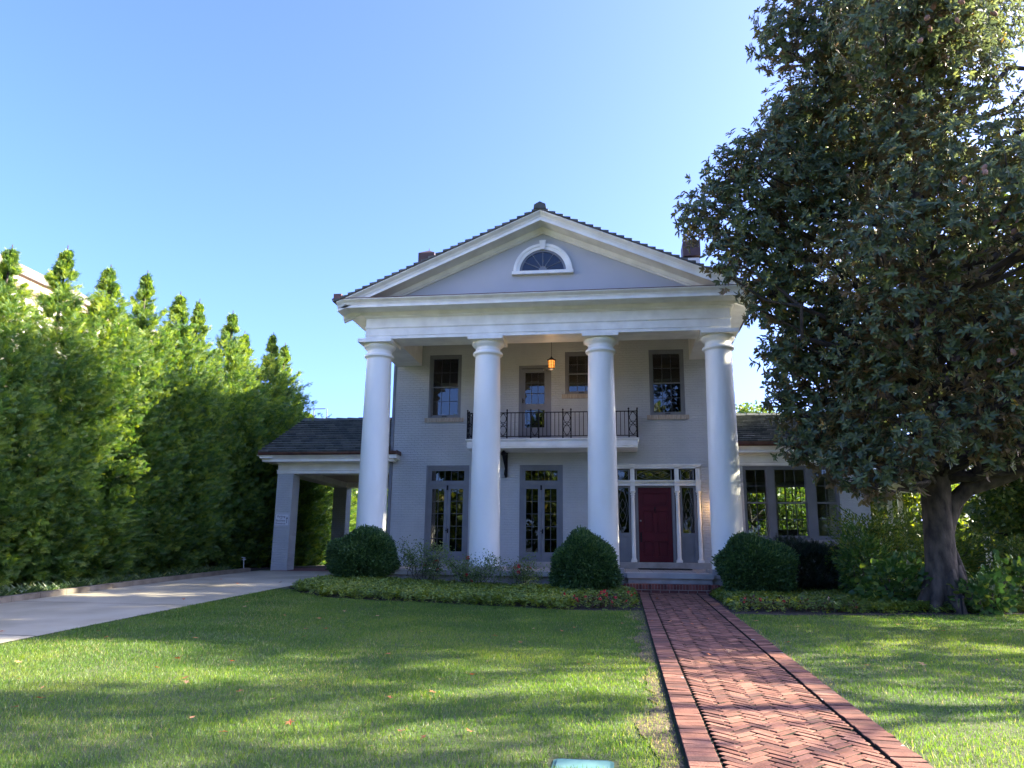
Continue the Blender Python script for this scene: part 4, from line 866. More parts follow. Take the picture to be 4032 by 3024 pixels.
b.tube([(6.72,15.9,3.02),(6.8,15.9,3.35),(6.88,15.88,3.62),(7.05,15.8,3.74),(7.22,15.8,3.70),(7.35,15.8,3.9)], [.07,.065,.06,.06,.06,.045], 10)
b.tube([(6.15,16.1,1.75),(6.35,16.2,2.3),(6.55,16.3,2.62),(6.7,16.35,2.9),(6.75,16.35,3.8)], [.1,.08,.07,.065,.03], 8)
b.tube([(6.25,16.0,1.9),(6.32,15.98,1.4),(6.38,16.0,.9),(6.5,16,.5)], [.03,.09,.1,.07], 8)
b.build('trunk', BARK, mag, smooth=True, sharp=80)
b = MB()
for x, y, z, r in lob:
    zt = max(3.2, min(13.5, z-.45*math.hypot(x-6.2, y-16)-.3)); i = 0
    f = np.interp(zt, [p[2] for p in tp], [p[0] for p in tp]); f2 = np.interp(zt, [p[2] for p in tp], [p[1] for p in tp])
    L = math.dist((f, f2, zt), (x, y, z)); r0 = min(.03+.016*L, .10)
    cv = curve((f, f2, zt), (x, y, z), sag=-.04, jit=.07); b.tube(cv, [r0+(.014-r0)*t/6 for t in range(7)], 6)
    for k in range(6):
        d = rdir(1)[0]; d[2] += .2; e = (x+d[0]*r*.85, y+d[1]*r*.85, z+d[2]*r*.85); b.tube(curve((x, y, z), e, jit=.1, n=3), [.013,.011,.008,.006], 4)
b.build('limbs', BARKD, mag)
P, O = leafy('m', lob[:, :3], lob[:, 3], 18.5, 0, None, None, inner=.55)
P += RS.normal(size=P.shape)*.06
keep = ~((P[:, 2] < 3.2) & (np.hypot(P[:, 0]-6.2, P[:, 1]-16) < 1.6)) & (P[:, 2] > 2.45)
P, O = P[keep], O[keep]
pp, dd, nn_, ss = rosettes(P, O, 8, .142, .38)
print('magnolia leaves', len(pp))
scatter('crown', *LEAF, pp, dd, nn_, ss, MAGN, mag, tone=np.clip(RS.rand(len(pp))**1.0*.93+np.repeat(RS.rand(len(P)) < .035, 8)*.2, 0, 1))
# seed cones near the visible surface
CONE = tonemat('seed_cone_skin', [(0,(.25,.12,.08)),(.7,(.40,.24,.17)),(1,(.35,.06,.05))], bump=1, bscale=70)
cm_ = MB(); cm_.sphere((0,0,0), 1, 10, 8, (.62,.62,1)); me0 = bpy.data.meshes.new('seed_cone'); me0.from_pydata(cm_.v, [], cm_.f); me0.shade_smooth(); me0.materials.append(CONE)
a = me0.attributes.new('tone', 'FLOAT', 'FACE'); a.data.foreach_set('value', [.5]*len(me0.polygons))
dv = P-np.array([0, 0, CH]); dist = np.linalg.norm(dv, axis=1); fr = np.argsort(P[:, 1]+.35*np.abs(P[:, 0]-6)+RS.rand(len(P))*1.8)[:600]
for i in RS.choice(fr, 75, replace=False):
    o = bpy.data.objects.new('seed_cone', me0); COL.objects.link(o); o.parent = mag
    o.location = Vector(P[i]+unit(O[i])*.12+np.array([0, -.06, 0]))-Vector(mag.location); s_ = RS.uniform(.055, .075); o.scale = (s_, s_, s_*1.05); o.rotation_euler = (rnd.uniform(-.8,.8), rnd.uniform(-.8,.8), 0)
# ------------------------------------------------------------------ arborvitae hedge
def arb_mesh(seed, Ht=8.0):
    R_ = np.random.RandomState(seed); nb = 1900; k = 26
    zt = np.clip(R_.rand(nb)**.98, 0, .997); al = R_.rand(nb)*2*math.pi
    k_ = R_.rand(nb) > .68*sst((zt-.6)/.35); zt, al = zt[k_], al[k_]; nb = len(zt)
    rp = np.interp(zt, [0,.06,.16,.42,.55,.67,.78,.88,.95,1], [.6,1.05,1.42,1.42,1.3,1.0,.64,.33,.13,.0])
    lob_ = 1+.13*np.sin(al*2+seed*1.7+zt*9)+.12*np.sin(al*3-zt*17+seed)
    rt = rp*lob_*R_.uniform(.78, 1.1, nb)*np.where(R_.rand(nb) < .07, 1.22, 1); inn = R_.rand(nb) < .2; rt = np.where(inn, rt*.6, rt)
    rise = .15+.75*zt+R_.normal(size=nb)*.15; ca, sa = np.cos(al), np.sin(al)
    rt = rt*np.where(zt > .6, R_.uniform(.35, 1.6, nb), 1); tip = np.stack([rt*ca, rt*sa, zt*Ht], 1); base = np.stack([.3*rt*ca, .3*rt*sa, np.maximum(zt*Ht-rt*rise, .1)], 1)
    t = np.where(R_.rand(nb, k) < .8, 1-.42*R_.rand(nb, k)**1.2, R_.rand(nb, k)); P = base[:, None]*(1-t[..., None])+tip[:, None]*t[..., None]
    P = P+R_.normal(size=(nb, k, 3))*np.array([.05, .05, .06])*(1-.5*zt)[:, None, None]
    bd = unit(tip-base)[:, None]; out = np.stack([ca, sa, 0*ca], 1)[:, None]; tg = np.stack([-sa, ca, 0*ca], 1)[:, None]
    D = bd*.7+tg*R_.normal(size=(nb, k, 1))*.85+np.array([0, 0, 1])*(R_.normal(size=(nb, k, 1))*.4+.12)+out*.25
    N = out*.8+np.array([0, 0, .6])+tg*R_.normal(size=(nb, k, 1))*.5+R_.normal(size=(nb, k, 3))*.5
    L = R_.uniform(.10, .19, (nb, k))*(1-.15*zt)[:, None]
    tv, tf = FR; tone = np.clip(.5+.13*R_.normal(size=(nb, 1))+.16*R_.normal(size=(nb, k))+.15*(zt-.4)[:, None]-.25*inn[:, None], 0, 1)  # inner fronds toned darker as painted shade; tone also lightens toward the top
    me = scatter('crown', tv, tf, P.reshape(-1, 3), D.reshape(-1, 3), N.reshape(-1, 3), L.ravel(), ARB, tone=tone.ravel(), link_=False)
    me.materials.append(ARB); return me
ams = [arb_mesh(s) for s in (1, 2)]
tb = MB(); tb.lathe([(.13,0),(.1,1),(.07,4),(.04,6.5),(.012,8.2)], 0, 0, 8); tme = bpy.data.meshes.new('trunk'); tme.from_pydata(tb.v, [], tb.f); tme.materials.append(BARKD)
trees = [(-12.5,7.3,7.3),(-12.6,8.8,7.4),(-12.4,10.2,7.2),(-12.5,11.6,7.3),(-12.5,13.57,6.95),(-12.5,15.13,7.5),(-12.5,16.66,7.55),(-12.5,18.14,7.9),(-12.4,19.6,7.75),(-12.6,20.95,7.95),(-12.5,22.8,8.1),(-12.6,23.9,7.7),(-12.5,25.84,8.2),(-12.6,27.1,8.15),(-12.7,28.8,6.6),(-12.9,30.6,6.2),(-13.2,32.6,5.6),(-13,35,5.5),(-11.5,37,5.5),(-9.6,38,5.6)]
ordw = ['', 'second', 'third', 'fourth', 'fifth', 'sixth', 'seventh', 'eighth', 'ninth', 'tenth', 'eleventh', 'twelfth', 'thirteenth', 'fourteenth']
for i, (x, y, h) in enumerate(trees):
    if i < 14: k = 13-i; lb = 'pointed arborvitae of the driveway hedge, '+('nearest the carport roof' if k == 0 else ordw[k]+' counting from the carport roof')
    else: lb = ['arborvitae seen through the carport, nearest behind its left pier', 'arborvitae seen through the carport opening, left of its dark middle', 'dark arborvitae in the middle of the carport opening', 'arborvitae far behind the carport, right of its middle', 'arborvitae at the far end of the rear drive', 'rightmost arborvitae behind the carport, beside its rear pier'][i-14]
    t = empty('arborvitae', (x, y, g(x, y)), lb, 'tree', 'arborvitae trees of the hedge')
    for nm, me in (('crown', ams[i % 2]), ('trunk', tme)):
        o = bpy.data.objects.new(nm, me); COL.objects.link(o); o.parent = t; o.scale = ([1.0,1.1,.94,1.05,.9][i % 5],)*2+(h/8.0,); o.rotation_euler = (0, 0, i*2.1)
# ------------------------------------------------------------------ shrubs
SPR = ([(0,0,0),(.22,.35,.03),(.0,.6,-.02),(-.22,.4,.04),(.3,.75,.05),(0,1,0),(-.3,.8,.02),(.15,.55,.1),(-.15,.5,-.1)], [(0,1,2,3),(2,4,5,6),(0,7,5,8)])
def shrub(name, cat, label, c, rad, nleaf, L, mt, tmpl=LEAF, wd=.5, shape=2, lump=.12, seed=0, inner=.3, up=.3, stems=6, group=None, zmin=.02, flow=None):
    R_ = np.random.RandomState(seed+50); x, y = c; z0 = g(x, y); t = empty(name, (x, y, z0), label, cat, group)
    n = nleaf; d = unit(R_.normal(size=(n, 3))); d[:, 2] = d[:, 2]*1.0
    lm = 1+lump*(np.sin(d[:, 0]*5+seed)+np.sin(d[:, 1]*6+d[:, 2]*4+seed*2)+np.sin(d[:, 2]*7+d[:, 0]*3+seed))/1.5
    r = (1-inner*R_.rand(n)**1.6)*lm*(1+.035*R_.normal(size=n)); p = d*r[:, None]
    if shape == 1:   # conical
        hz = (p[:, 2]+1)/2; k = 1.08-.34*np.clip(hz, 0, 1); p[:, 0] *= k; p[:, 1] *= k
    P_ = p*np.array(rad)+np.array([x, y, z0+rad[2]*.92]); 
    keep = P_[:, 2] > G(P_[:, 0], P_[:, 1])+zmin; P_ = P_[keep]; d = d[keep]; n = len(P_)
    O_ = unit(d+R_.normal(size=(n, 3))*.5+np.array([0, 0, up])); 
    N_ = unit(R_.normal(size=(n, 3))+np.array([0, 0, .6])+d*.5); ln = L*R_.uniform(.7, 1.3, n)
    scatter('foliage', *tmpl, P_, O_, N_, np.stack([ln*wd, ln, ln], 1), mt, t, tone=R_.rand(n))
    b = MB()
    for k in range(stems):
        a = k*6.28/stems+seed; b.tube(curve((x+.05*math.cos(a), y+.05*math.sin(a), z0-.03), (x+rad[0]*.6*math.cos(a), y+rad[1]*.6*math.sin(a), z0+rad[2]*1.3), n=4), [.02,.017,.013,.01,.006], 5)
    b.build('stems', BARKD, t); return t, P_, d
shrub('boxwood', 'shrub', 'round clipped boxwood between the driveway and the porch', (-6.35,19.0), (.84,.82,.66), 46000, .065, BOX, SPR, .8, lump=.075, seed=1, inner=.45)
shrub('boxwood', 'shrub', 'tall peaked boxwood left of the porch steps', (-.84,18.05), (.80,.8,.70), 46000, .065, BOX, SPR, .8, shape=1, lump=.085, seed=2, inner=.45)
shrub('boxwood', 'shrub', 'round boxwood right of the porch steps', (2.95,18.3), (.82,.8,.68), 46000, .065, BOX, SPR, .8, lump=.085, seed=3, inner=.45)
shrub('yew', 'shrub', 'dark spreading yew below the sunroom windows', (4.4,19.6), (1.0,1.0,.62), 6000, .16, YEW, (FR[0], FR[1]), .8, lump=.2, seed=4, inner=.5, up=.6)
shrub('azalea', 'shrub', 'leafy bright green azalea at the corner of the sunroom', (5.75,19.0), (.95,.9,1.0), 9000, .07, AZ, LEAF, .45, lump=.22, seed=5, inner=.6)
shrub('rhododendron', 'shrub', 'long leaved rhododendron just left of the magnolia trunk', (5.15,18.0), (.55,.5,.75), 1500, .13, HYD, LEAF, .3, lump=.2, seed=15, inner=.6)
shrub('hydrangea', 'shrub', 'broad leaved hydrangea in front of the magnolia trunk', (5.35,16.5), (.6,.5,.48), 700, .13, HYD, LEAF, .75, lump=.2, seed=6, inner=.5)
shrub('hydrangea', 'shrub', 'low hydrangea growing right at the foot of the magnolia', (6.55,15.6), (.5,.4,.35), 420, .12, HYD, LEAF, .75, lump=.2, seed=7, inner=.5)
shrub('hydrangea', 'shrub', 'hydrangea at the right end of the bed, far side of the magnolia', (7.6,16.8), (.7,.6,.45), 700, .12, HYD, LEAF, .7, lump=.2, seed=8, inner=.5)
shrub('azalea', 'shrub', 'green azalea behind the magnolia trunk', (7.6,20.5), (1.3,1.0,.9), 6000, .08, AZ, LEAF, .45, lump=.25, seed=9, inner=.6)
shrub('azalea', 'shrub', 'wide azalea at the right edge of the garden', (9.9,20.0), (1.3,1.0,.65), 6000, .08, AZ, LEAF, .45, lump=.25, seed=10, inner=.6)
# roses
def rose(label, x, y, wdt, h, nst, seed):
    R_ = random.Random(seed); z0 = g(x, y); t = empty('rose_bush', (x, y, z0), label, 'rose bush', 'rose bushes before the porch'); b = MB(); tips = []
    for k in range(nst):
        a = R_.uniform(-1, 1); e = (x+a*wdt, y+R_.uniform(-.25,.25), z0+h*R_.uniform(.45, 1.05)); cv = curve((x+a*.35*wdt, y, z0), e, n=5, jit=.12, sag=.05); b.tube(cv, [.009,.008,.007,.006,.005,.003], 4); tips += [cv[3], cv[4], cv[5]]
        for s_ in (3, 4): e2 = cv[s_]+Vector((R_.uniform(-.25,.25), R_.uniform(-.15,.15), R_.uniform(.02,.22))); b.tube([cv[s_], e2], [.004,.002], 4); tips.append(e2)
    b.build('stems', BARKD, t); T = np.array([tuple(p) for p in tips]); n = len(T)*30; P_ = np.repeat(T, 30, 0)+RS.normal(size=(n, 3))*.08
    ln = RS.uniform(.03, .055, n); scatter('foliage', *LEAF, P_, rdir(n)+np.array([0,0,.2]), rdir(n)+np.array([0,0,1]), np.stack([ln*.6, ln, ln], 1), ROSE, t)
    for k in range(4):
        c = np.array(tips[R_.randrange(len(tips))]); c[2] += .03; m_ = 14; d = rdir(m_); scatter('flower', *LEAF, c+d*.01, d, rdir(m_), np.full(m_, .045), FLOWR, t)
rose('rose bush with red blooms, left one before the first french door', -4.75, 18.75, .6, 1.05, 16, 1)
rose('leafy rose bush at the foot of the second column', -3.45, 18.5, .65, .75, 18, 2)
rose('thin sparse rose bush beside the tall boxwood', -2.3, 18.7, .45, .7, 8, 3)
# begonias
def begonia(label, x, y, s_, nfl, red, group):
    z0 = g(x, y); t = empty('begonia', (x, y, z0), label, 'flower', group); n = int(110*s_*s_/.05); d = rdir(n); d[:, 2] = np.abs(d[:, 2])
    P_ = np.array([x, y, z0+.02])+d*np.array([s_, s_, s_*1.25])*(RS.rand(n, 1)**.5); ln = RS.uniform(.035, .06, n)
    scatter('foliage', *LEAF, P_, d+rdir(n)*.6, rdir(n)+np.array([0,0,1]), np.stack([ln*.7, ln, ln], 1), BEG, t, tone=np.clip(RS.rand(n)*(.4 if red else 1), 0, 1))
    for k in range(nfl):
        c = np.array([x+RS.uniform(-s_, s_)*.8, y-abs(RS.normal())*s_*.5, z0+s_*RS.uniform(.7, 1.4)]); m_ = 9; dd_ = rdir(m_); scatter('flower', *LEAF, c+dd_*.008, dd_, rdir(m_), np.full(m_, .027), FLOWR, t)
k = 0
bl = ['begonia clump with red flowers, farthest left of those by the path', 'begonia clump with red flowers, second from the left before the tall boxwood', 'begonia clump in the middle of the red border left of the path', 'dark leaved begonia clump near the lawn edge left of the path', 'begonia clump with red flowers next to the brick path', 'begonia clump closest to the porch steps on the path side', 'green begonia clump right under the tall boxwood']
for i, (x, y, s_, nf, rd) in enumerate([(-1.05,15.4,.2,3,0),(-.75,15.15,.2,3,1),(-.4,15.3,.24,4,1),(-.35,15.02,.2,2,1),(.02,15.25,.22,4,0),(.16,16.2,.2,3,0),(-.2,15.8,.25,2,0)]): begonia(bl[i], x, y, s_, nf, rd, 'begonias left of the path')
br_ = ['dark red begonia clump nearest the path on its right side', 'begonia clump second from the path in the right bed', 'reddish begonia clump third from the path in the right bed', 'begonia clump fourth from the path in the right bed', 'begonia clump fifth from the path in the right bed', 'flowerless last begonia clump of the row, farthest right of the path']
for i, (x, y, s_, nf, rd) in enumerate([(2.35,15.3,.22,3,1),(2.65,15.25,.18,0,1),(2.95,15.2,.22,1,1),(3.35,15.2,.19,0,1),(3.75,15.25,.18,0,1),(4.1,15.3,.17,0,1)]): begonia(br_[i], x, y, s_, nf, rd, 'begonias right of the path')
# ground cover
def cover(name, x0, x1, y0f, y1f, per, h, mt, L, label=None, hole=None):
    n = int((x1-x0)*5*per); X = RS.uniform(x0, x1, n); u = RS.rand(n)**.85; A = np.array([y0f(x) for x in X]); B = np.array([y1f(x) for x in X]); Y = A+u*(B-A)
    k_ = RS.rand(n) < (B-A)/5; X, Y, A, B = X[k_], Y[k_], A[k_], B[k_]
    if hole is not None: m_ = ~hole(X, Y); X, Y, A, B = X[m_], Y[m_], A[m_], B[m_]
    ed = np.minimum(np.minimum(Y-A, B-Y)/.2, np.minimum(X-x0, x1-X)/.15); hh = h*(.25+.75*np.sqrt(np.clip(ed, 0, 1)))*(1+.3*noise2(X, Y, 3.5, 5)+.15*noise2(X, Y, 12, 6))
    Z = G(X, Y)+hh*(1-.55*RS.rand(len(X))**2.2); P_ = np.stack([X, Y, Z], 1); O_ = np.tile([0, -.12, 1.], (len(X), 1))+RS.normal(size=(len(X), 3))*.3
    pp, dd, nn2, ss = rosettes(P_, O_, 6, L, .5, (55, 95)); tn_ = np.clip(np.repeat(.5+.35*noise2(X, Y, 2.2, 9), 6)+RS.normal(size=len(pp))*.2, 0, 1)
    return tag(scatter(name, *LEAF, pp, dd, nn2, ss, mt, None, tone=tn_), kind='stuff')
cover('groundcover', -7.2, .3, frl, lambda x: 19.1, 520, .16, GCOV, .06, hole=lambda X, Y: (Y < 15.9) & (X > -.95) & (RS.rand(len(X)) < .8))
cover('groundcover', 2.0, 14, lambda x: frr(x)+.25, lambda x: 20.5, 430, .14, GCOV, .06, hole=lambda X, Y: (Y < 15.5) & (X < 3.8) & (RS.rand(len(X)) < .75))
# liriope strip by kerb
n = 15000; X = DX0-.30-RS.rand(n)**1.3*.75; Y = RS.uniform(-2, 21.6, n); m_ = noise2(X*0, Y, 1.8, 3)+.6 > RS.rand(n)*1.0-.1; X, Y = X[m_], Y[m_]; n = len(X)
P_ = np.stack([X, Y, G(X, Y)+.005], 1); D_ = RS.normal(size=(n, 3))*[.6,.7,.2]+[0.15,0,.85]; ln = RS.uniform(.14, .30, n)
BL = ([(-.5,0,0),(.5,0,0),(.42,.5,0),(-.42,.5,0),(0,.95,-.25)], [(0,1,2,3),(3,2,4,4)])
BL2 = ([(-.5,0,0),(.5,0,0),(.45,.55,-.04),(-.05,1,-.32)], [(0,1,2,3)])
tag(scatter('liriope_grass', *BL2, P_, D_, np.tile([.0,0,1.], (n, 1)), np.stack([np.full(n, .014), ln, ln], 1), LIR, None), kind='stuff')
# ------------------------------------------------------------------ lawn
def lawn(name, n, x0f, x1f, ylo, yhi, ytop, seed):
    R_ = np.random.RandomState(seed); Y = ylo+(yhi-ylo)*R_.rand(n)**1.25; A = np.array([x0f(y) for y in Y]); B = np.array([x1f(y) for y in Y]); X = A+(B-A)*R_.rand(n)
    T = np.interp(X, *ytop); m_ = Y < T
    dw = np.minimum(np.abs(X-PX0), np.abs(X-PX1)); bare = (dw < .38) & (noise2(X, Y, 2.6, 21)+.5*noise2(X, Y, 9, 22)+ (1-dw/.38)*.95 > .50) & (X < PX0)
    bare |= (dw < .2) & (X > PX1) & (noise2(X, Y, 3, 23)+(1-dw/.2) > .75)
    m_ &= ~(bare & (R_.rand(n) < .55)); m_ &= ~((X > -.49) & (X < -.04) & (Y > 5.22) & (Y < 5.45))
    X, Y, bare, dw = X[m_], Y[m_], bare[m_], dw[m_]; n = len(X)
    P_ = np.stack([X, Y, G(X, Y)-.004], 1); D_ = R_.normal(size=(n, 3))*[.42,.42,0]+[0,0,1]
    tall = 1+.35*noise2(X, Y, 4, 31); ln = R_.uniform(.022, .05, n)*tall; wd = .0042*(1+(Y-5).clip(0)/9)
    tn_ = np.clip(.42+.22*noise2(X, Y, .9, 41)+.2*noise2(X, Y, 3.4, 42)+R_.normal(size=n)*.16, 0, .8); tn_ = np.where(R_.rand(n) < .02+.05*(noise2(X, Y, 1.3, 55) > .3), .93, tn_); tn_ = np.where(bare, .45+.55*R_.rand(n), tn_)
    return tag(scatter(name, *TRI, P_, D_, R_.normal(size=(n, 3))*[1,1,0]+[0,0,.01], np.stack([wd, ln, ln], 1), GRASS, None, tone=tn_), kind='stuff')
lawn('lawn_grass', 400000, lambda y: DX1+.02, lambda y: PX0-.03, 2.8, 16.4, FRL, 5)
lawn('lawn_grass', 300000, lambda y: PX1+.03, lambda y: 12.0, 3.6, 16.3, FRR, 6)
# dirt edge beside path
band('bare_soil', list(np.arange(-2, 14.7, .12)), lambda y: PX0-.09-.16*max(0, .6+noise2(np.float64(0), np.float64(y), 2.6, 21)+.6*noise2(np.float64(3), np.float64(y), 8, 22)), lambda y: PX0-.02, .009, mat('dry_soil', (.022,.02,.01), (.14,.105,.055), scale=22, rough=1, bump=.8, bscale=60, detail=9), nx=3)
# ------------------------------------------------------------------ fallen leaves
def star():
    pts = [(0,0)]; 
    for i in range(11):
        a = math.radians(-60+30*i*1.0); r = 1 if i % 2 == 0 else .42; pts.append((r*math.sin(a-math.radians(90)+math.pi/2)*1, .15+r*math.cos(a)))
    return pts
sp = star(); fb = MB(); fb.add([(x, y, .12*abs(x)+.05*math.sin(4*y)) for x, y in sp], [(0, i, i+1) for i in range(1, len(sp)-1)])
lme = bpy.data.meshes.new('fallen_leaf'); lme.from_pydata(fb.v, [], fb.f); a = lme.attributes.new('tone', 'FLOAT', 'FACE'); a.data.foreach_set('value', [.25]*len(lme.polygons)); lme.materials.append(DLEAF)
lme2 = lme.copy(); lme2.attributes['tone'].data.foreach_set('value', [.85]*len(lme2.polygons))
mb2 = MB(); mb2.add([(x*.45, y*1.3, .1*abs(x)) for x, y in [(0,-.6),(.4,-.2),(.45,.2),(0,.8),(-.45,.2),(-.4,-.2)]], [(0,1,2,3),(0,3,4,5)])
lme3 = bpy.data.meshes.new('fallen_leaf'); lme3.from_pydata(mb2.v, [], mb2.f); a = lme3.attributes.new('tone', 'FLOAT', 'FACE'); a.data.foreach_set('value', [.6]*2); lme3.materials.append(DLEAF)
def fl(x, y, s_, me, label, group, dz=.02):
    o = bpy.data.objects.new('fallen_leaf', me); COL.objects.link(o); o.location = (x, y, g(x, y)+dz); o.scale = (s_, s_, s_); o.rotation_euler = (rnd.uniform(-.35,.35), rnd.uniform(-.35,.35), rnd.uniform(0,6.28)); tag(o, label, 'leaf', group)
for i in range(58):
    y = 5.2+9*rnd.random()**1.3; fl(rnd.uniform(-7, .1), y, rnd.uniform(.028,.052), rnd.choice([lme, lme, lme2, lme3]), 'dry orange leaf lying on the left lawn', 'fallen leaves on the left lawn', .04)
for i in range(24): fl(rnd.uniform(2.1, 7.5), rnd.uniform(6.5, 14.4), rnd.uniform(.04,.06), rnd.choice([lme, lme2, lme3]), 'dry brown leaf lying on the right lawn', 'fallen leaves on the right lawn', .04)
for i in range(30): fl(rnd.uniform(.45, 1.85), rnd.uniform(7.5, 18.3), rnd.uniform(.035,.055), rnd.choice([lme, lme2, lme3, lme3]), 'dry leaf lying on the brick path', 'fallen leaves on the path', .06)
for i in range(6): fl(rnd.uniform(-10.4,-7.8), rnd.uniform(9, 20), .055, lme, 'dry leaf lying on the concrete driveway', 'fallen leaves on the driveway', .03)
# ------------------------------------------------------------------ small garden fixtures
t = empty('path_light', (6.03,15.35,g(6,15.35)), 'small black garden light on a stake in the bed right of the path', 'garden light'); b = MB(); z0 = g(6,15.35); b.tube([(6.03,15.35,z0),(6.03,15.35,z0+.3)], .02); b.build('stake', IRON, t); b = MB(); b.lathe([(.06,z0+.29),(.05,z0+.33),(.01,z0+.36)], 6.03, 15.35, 12); b.build('lamp_shade', IRON, t)
b = MB(); z0 = g(-10.95,21.9); b.tube([(-10.98,21.9,z0),(-10.93,21.9,z0+.1),(-10.95,21.9,z0+.42)], .012); b.tube([(-11.02,21.9,z0+.42),(-10.9,21.9,z0+.40)], .01); b.tube([(-11.0,21.9,z0+.35),(-10.88,21.9,z0+.36)], .008)
tag(b.build('garden_stake', mat('pale_metal', (.4,.42,.42), rough=.5), origin=(-10.95,21.9,z0)), 'thin pale metal stake at the foot of the hedge beside the carport pier', 'stake')
# ------------------------------------------------------------------ background buildings
t = empty('building', (-28,22,.8), 'large cream stucco building rising behind the hedge', 'building')
b = MB(); b.box(-36,-22,6,33,.5,11.1); b.build('wall', STUC, t)
b = MB(); b.box(-36.5,-21.5,5.5,33.5,11.1,11.32); b.box(-36.4,-21.6,5.6,33.4,11.32,11.42); b.build('cornice', mat('cream_trim', (.62,.5,.38), rough=.7), t)
b = MB(); b.box(-36.6,-21.4,5.4,33.6,11.42,11.75); b.build('roof', mat('brown_fascia', (.16,.13,.12), rough=.6), t)
t = empty('building', (-20,46,.9), 'distant cream building just showing above the carport roof', 'building')
b = MB(); b.box(-23,-17.9,45,52,.5,9.8); b.build('wall', STUC, t); b = MB()
for x in np.arange(-23, -17.8, .85): b.tube([(x,45.1,9.8),(x,45.1,10.4)], .03, 5)
b.tube([(-23,45.1,10.4),(-18,45.1,10.4)], .03, 5); b.build('railing', DARKM, t)
t = empty('pavilion', (9.2,28,.96), 'white wooden garden shelter behind the right wing', 'pavilion')
b = MB(); b.add([(6.95,26.4,4.25),(11.8,26.4,4.25),(11.8,28.2,5.3),(6.95,28.2,5.3),(11.8,30,4.25),(6.95,30,4.25)], [(0,1,2,3),(3,2,4,5)]); b.add([(6.95,26.4,4.15),(11.8,26.4,4.15),(11.8,28.2,5.2),(6.95,28.2,5.2),(11.8,30,4.15),(6.95,30,4.15)], [(3,2,1,0),(5,4,2,3)]); b.box(6.95,11.8,26.38,26.46,4.0,4.25); b.box(6.95,11.8,29.94,30.02,4.0,4.25); b.build('roof', WHITE, t)
for x in (7.3,8.6,10.0,11.4):
    for y in (26.6,29.8): b = MB(); b.box(x-.07,x+.07,y-.07,y+.07,.9,4.1); b.build('post', WHITE, t)
# ------------------------------------------------------------------ background and neighbouring trees
def tree(label, x, y, h, r, nl, seed, mt=DECI, L=.13, base=2.2, group='trees around the house', name='tree', density=1.0, lobes=26, lr=1):
    R_ = np.random.RandomState(seed); z0 = g(x, y); t = empty(name, (x, y, z0), label, 'tree', group); b = MB(); b.tube([(x,y,z0-.1),(x+.05,y,z0+h*.3),(x-.1,y+.1,z0+h*.6),(x,y,z0+h*.9)], [.035*h*.6,.028*h*.6,.018*h*.6,.02], 10)
    LB = []
    for k in range(lobes):
        a = R_.rand()*6.283; q = R_.rand(); zz = base+(h-base)*(.08+.9*R_.rand()); pr_ = math.sin(math.pi*min(.97, max(.12, (zz-base)/(h-base)*.85+.1))); rr_ = r*pr_*(.35+.6*q)
        LB.append((x+rr_*math.cos(a), y+rr_*math.sin(a), z0+zz, r*lr*R_.uniform(.24, .36)))
    for c in LB:
        zt = max(base*.6, (c[2]-z0)-.5*math.hypot(c[0]-x, c[1]-y)); b.tube(curve((x, y, z0+zt), c[:3], n=4, jit=.05), [.07,.055,.04,.03,.015], 5)
    b.build('trunk', BARKD, t); LB = np.array(LB); w_ = LB[:, 3]**2; ii = R_.choice(len(LB), nl, p=w_/w_.sum()); d = unit(R_.normal(size=(nl, 3)))
    rad = LB[ii, 3]*(1-.6*R_.rand(nl)**1.5)*(1+.15*R_.normal(size=nl)); P_ = LB[ii, :3]+d*rad[:, None]*[1,1,.8]; ln = L*R_.uniform(.6, 1.4, nl)
    scatter('crown', *LEAF, P_, d+unit(R_.normal(size=(nl, 3)))*.9+[0,0,-.2], unit(R_.normal(size=(nl, 3)))+[0,0,.8], np.stack([ln*.75, ln, ln], 1), mt, t, tone=np.clip(R_.rand(nl)*.95, 0, 1)); return t
tree('yellow green tree behind the magnolia at the right edge', 12.6,23.4,13.5,4.0,30000,1,L=.16)
tree('green tree standing behind the white garden shelter', 12.5,39,10,4.2,20000,2,L=.18)
tree('bushy green tree seen past the left side of the magnolia trunk', 9.8,38,7,3.0,16000,3,base=.8,L=.16)
tree('sunlit tree seen through the sunroom windows', 5.2,33,6.5,3.0,20000,4,base=.5,L=.14,mt=AZ)
tree('low branching evergreen right of the magnolia trunk', 11.0,22.6,6.5,2.6,16000,5,base=.7,L=.12,mt=AZ)
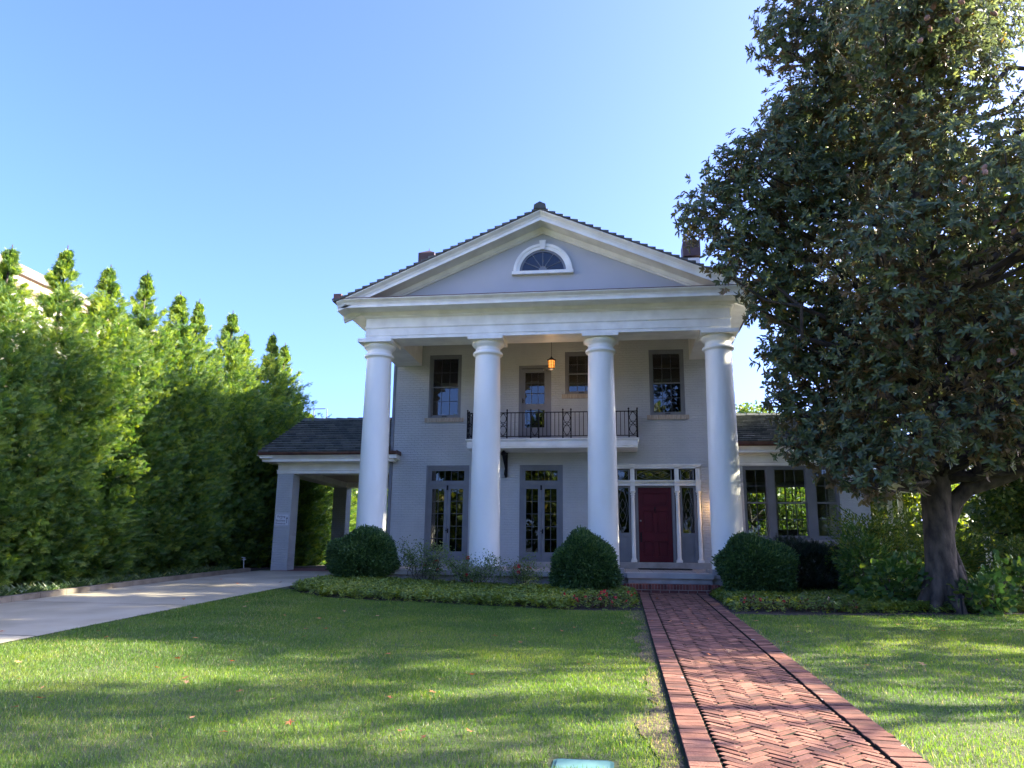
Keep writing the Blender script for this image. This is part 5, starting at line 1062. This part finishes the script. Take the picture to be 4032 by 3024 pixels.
tree('dark leafy tree at the far right of the garden', 15.5,29,9,4,20000,6,base=.7,L=.18)
tree('leafy tree well behind the far right azalea', 14.2,23.0,7,3.0,16000,7,base=.5,L=.14)
# trees beyond the right edge that shade the lawn and the columns
tree('street maple beyond the right edge of the lawn', 15.5,9.8,10.5,3.6,4300,8,base=3.0,L=.15,lobes=30,lr=.5)
tree('garden maple beyond the right edge of the bed', 17.5,15.0,12,4.6,15000,9,base=3,L=.16,lobes=46,lr=.62)
tree('tall maple beyond the sunroom corner', 18.5,21,13,4.6,26000,10,base=3,L=.17)
tree('young maple near the street beyond the right lawn edge', 13.0,2.2,8.5,2.6,2600,12,base=3.0,L=.15,lobes=22,lr=.5)

for i, (x, y, h) in enumerate([(-14,-26,14),(-5,-29,16),(4,-27,15),(13,-29,15),(22,-24,13)]):
    tree(['broad street tree opposite the hedge','tall street tree opposite the carport','big street tree opposite the front door','street tree opposite the magnolia','street tree opposite the right garden'][i], x, y, h, 5.5, 9000, 30+i, L=.42, base=1.2, group='trees across the street')
def wood(name, segs, n, L, mt):
    P_ = []
    for x0, y0, x1, y1, h, dep in segs:
        m_ = int(n*math.hypot(x1-x0, y1-y0)/40); u = RS.rand(m_); X = x0+(x1-x0)*u; Y = y0+(y1-y0)*u; H_ = h*(.75+.3*noise2(X+Y, u*9, .35, 77)); P_.append(np.stack([X+RS.normal(size=m_)*dep, Y+RS.normal(size=m_)*dep, .8+H_*RS.rand(m_)**.9], 1))
    P_ = np.concatenate(P_); m_ = len(P_); ln = L*RS.uniform(.6, 1.4, m_)
    return tag(scatter(name, *LEAF, P_, rdir(m_), rdir(m_)+np.array([0, 0, .7]), np.stack([ln*.8, ln, ln], 1), mt, None, tone=np.clip(.45+.3*noise2(P_[:, 0], P_[:, 2]*2, 1.1, 88)+RS.normal(size=m_)*.2, 0, .95)), kind='stuff')
wood('woodland', [(3,46,60,40,7,1.6),(14,36,30,26,3,1.0),(-14,48,3,48,6,1.2)], 26000, .34, DECI)
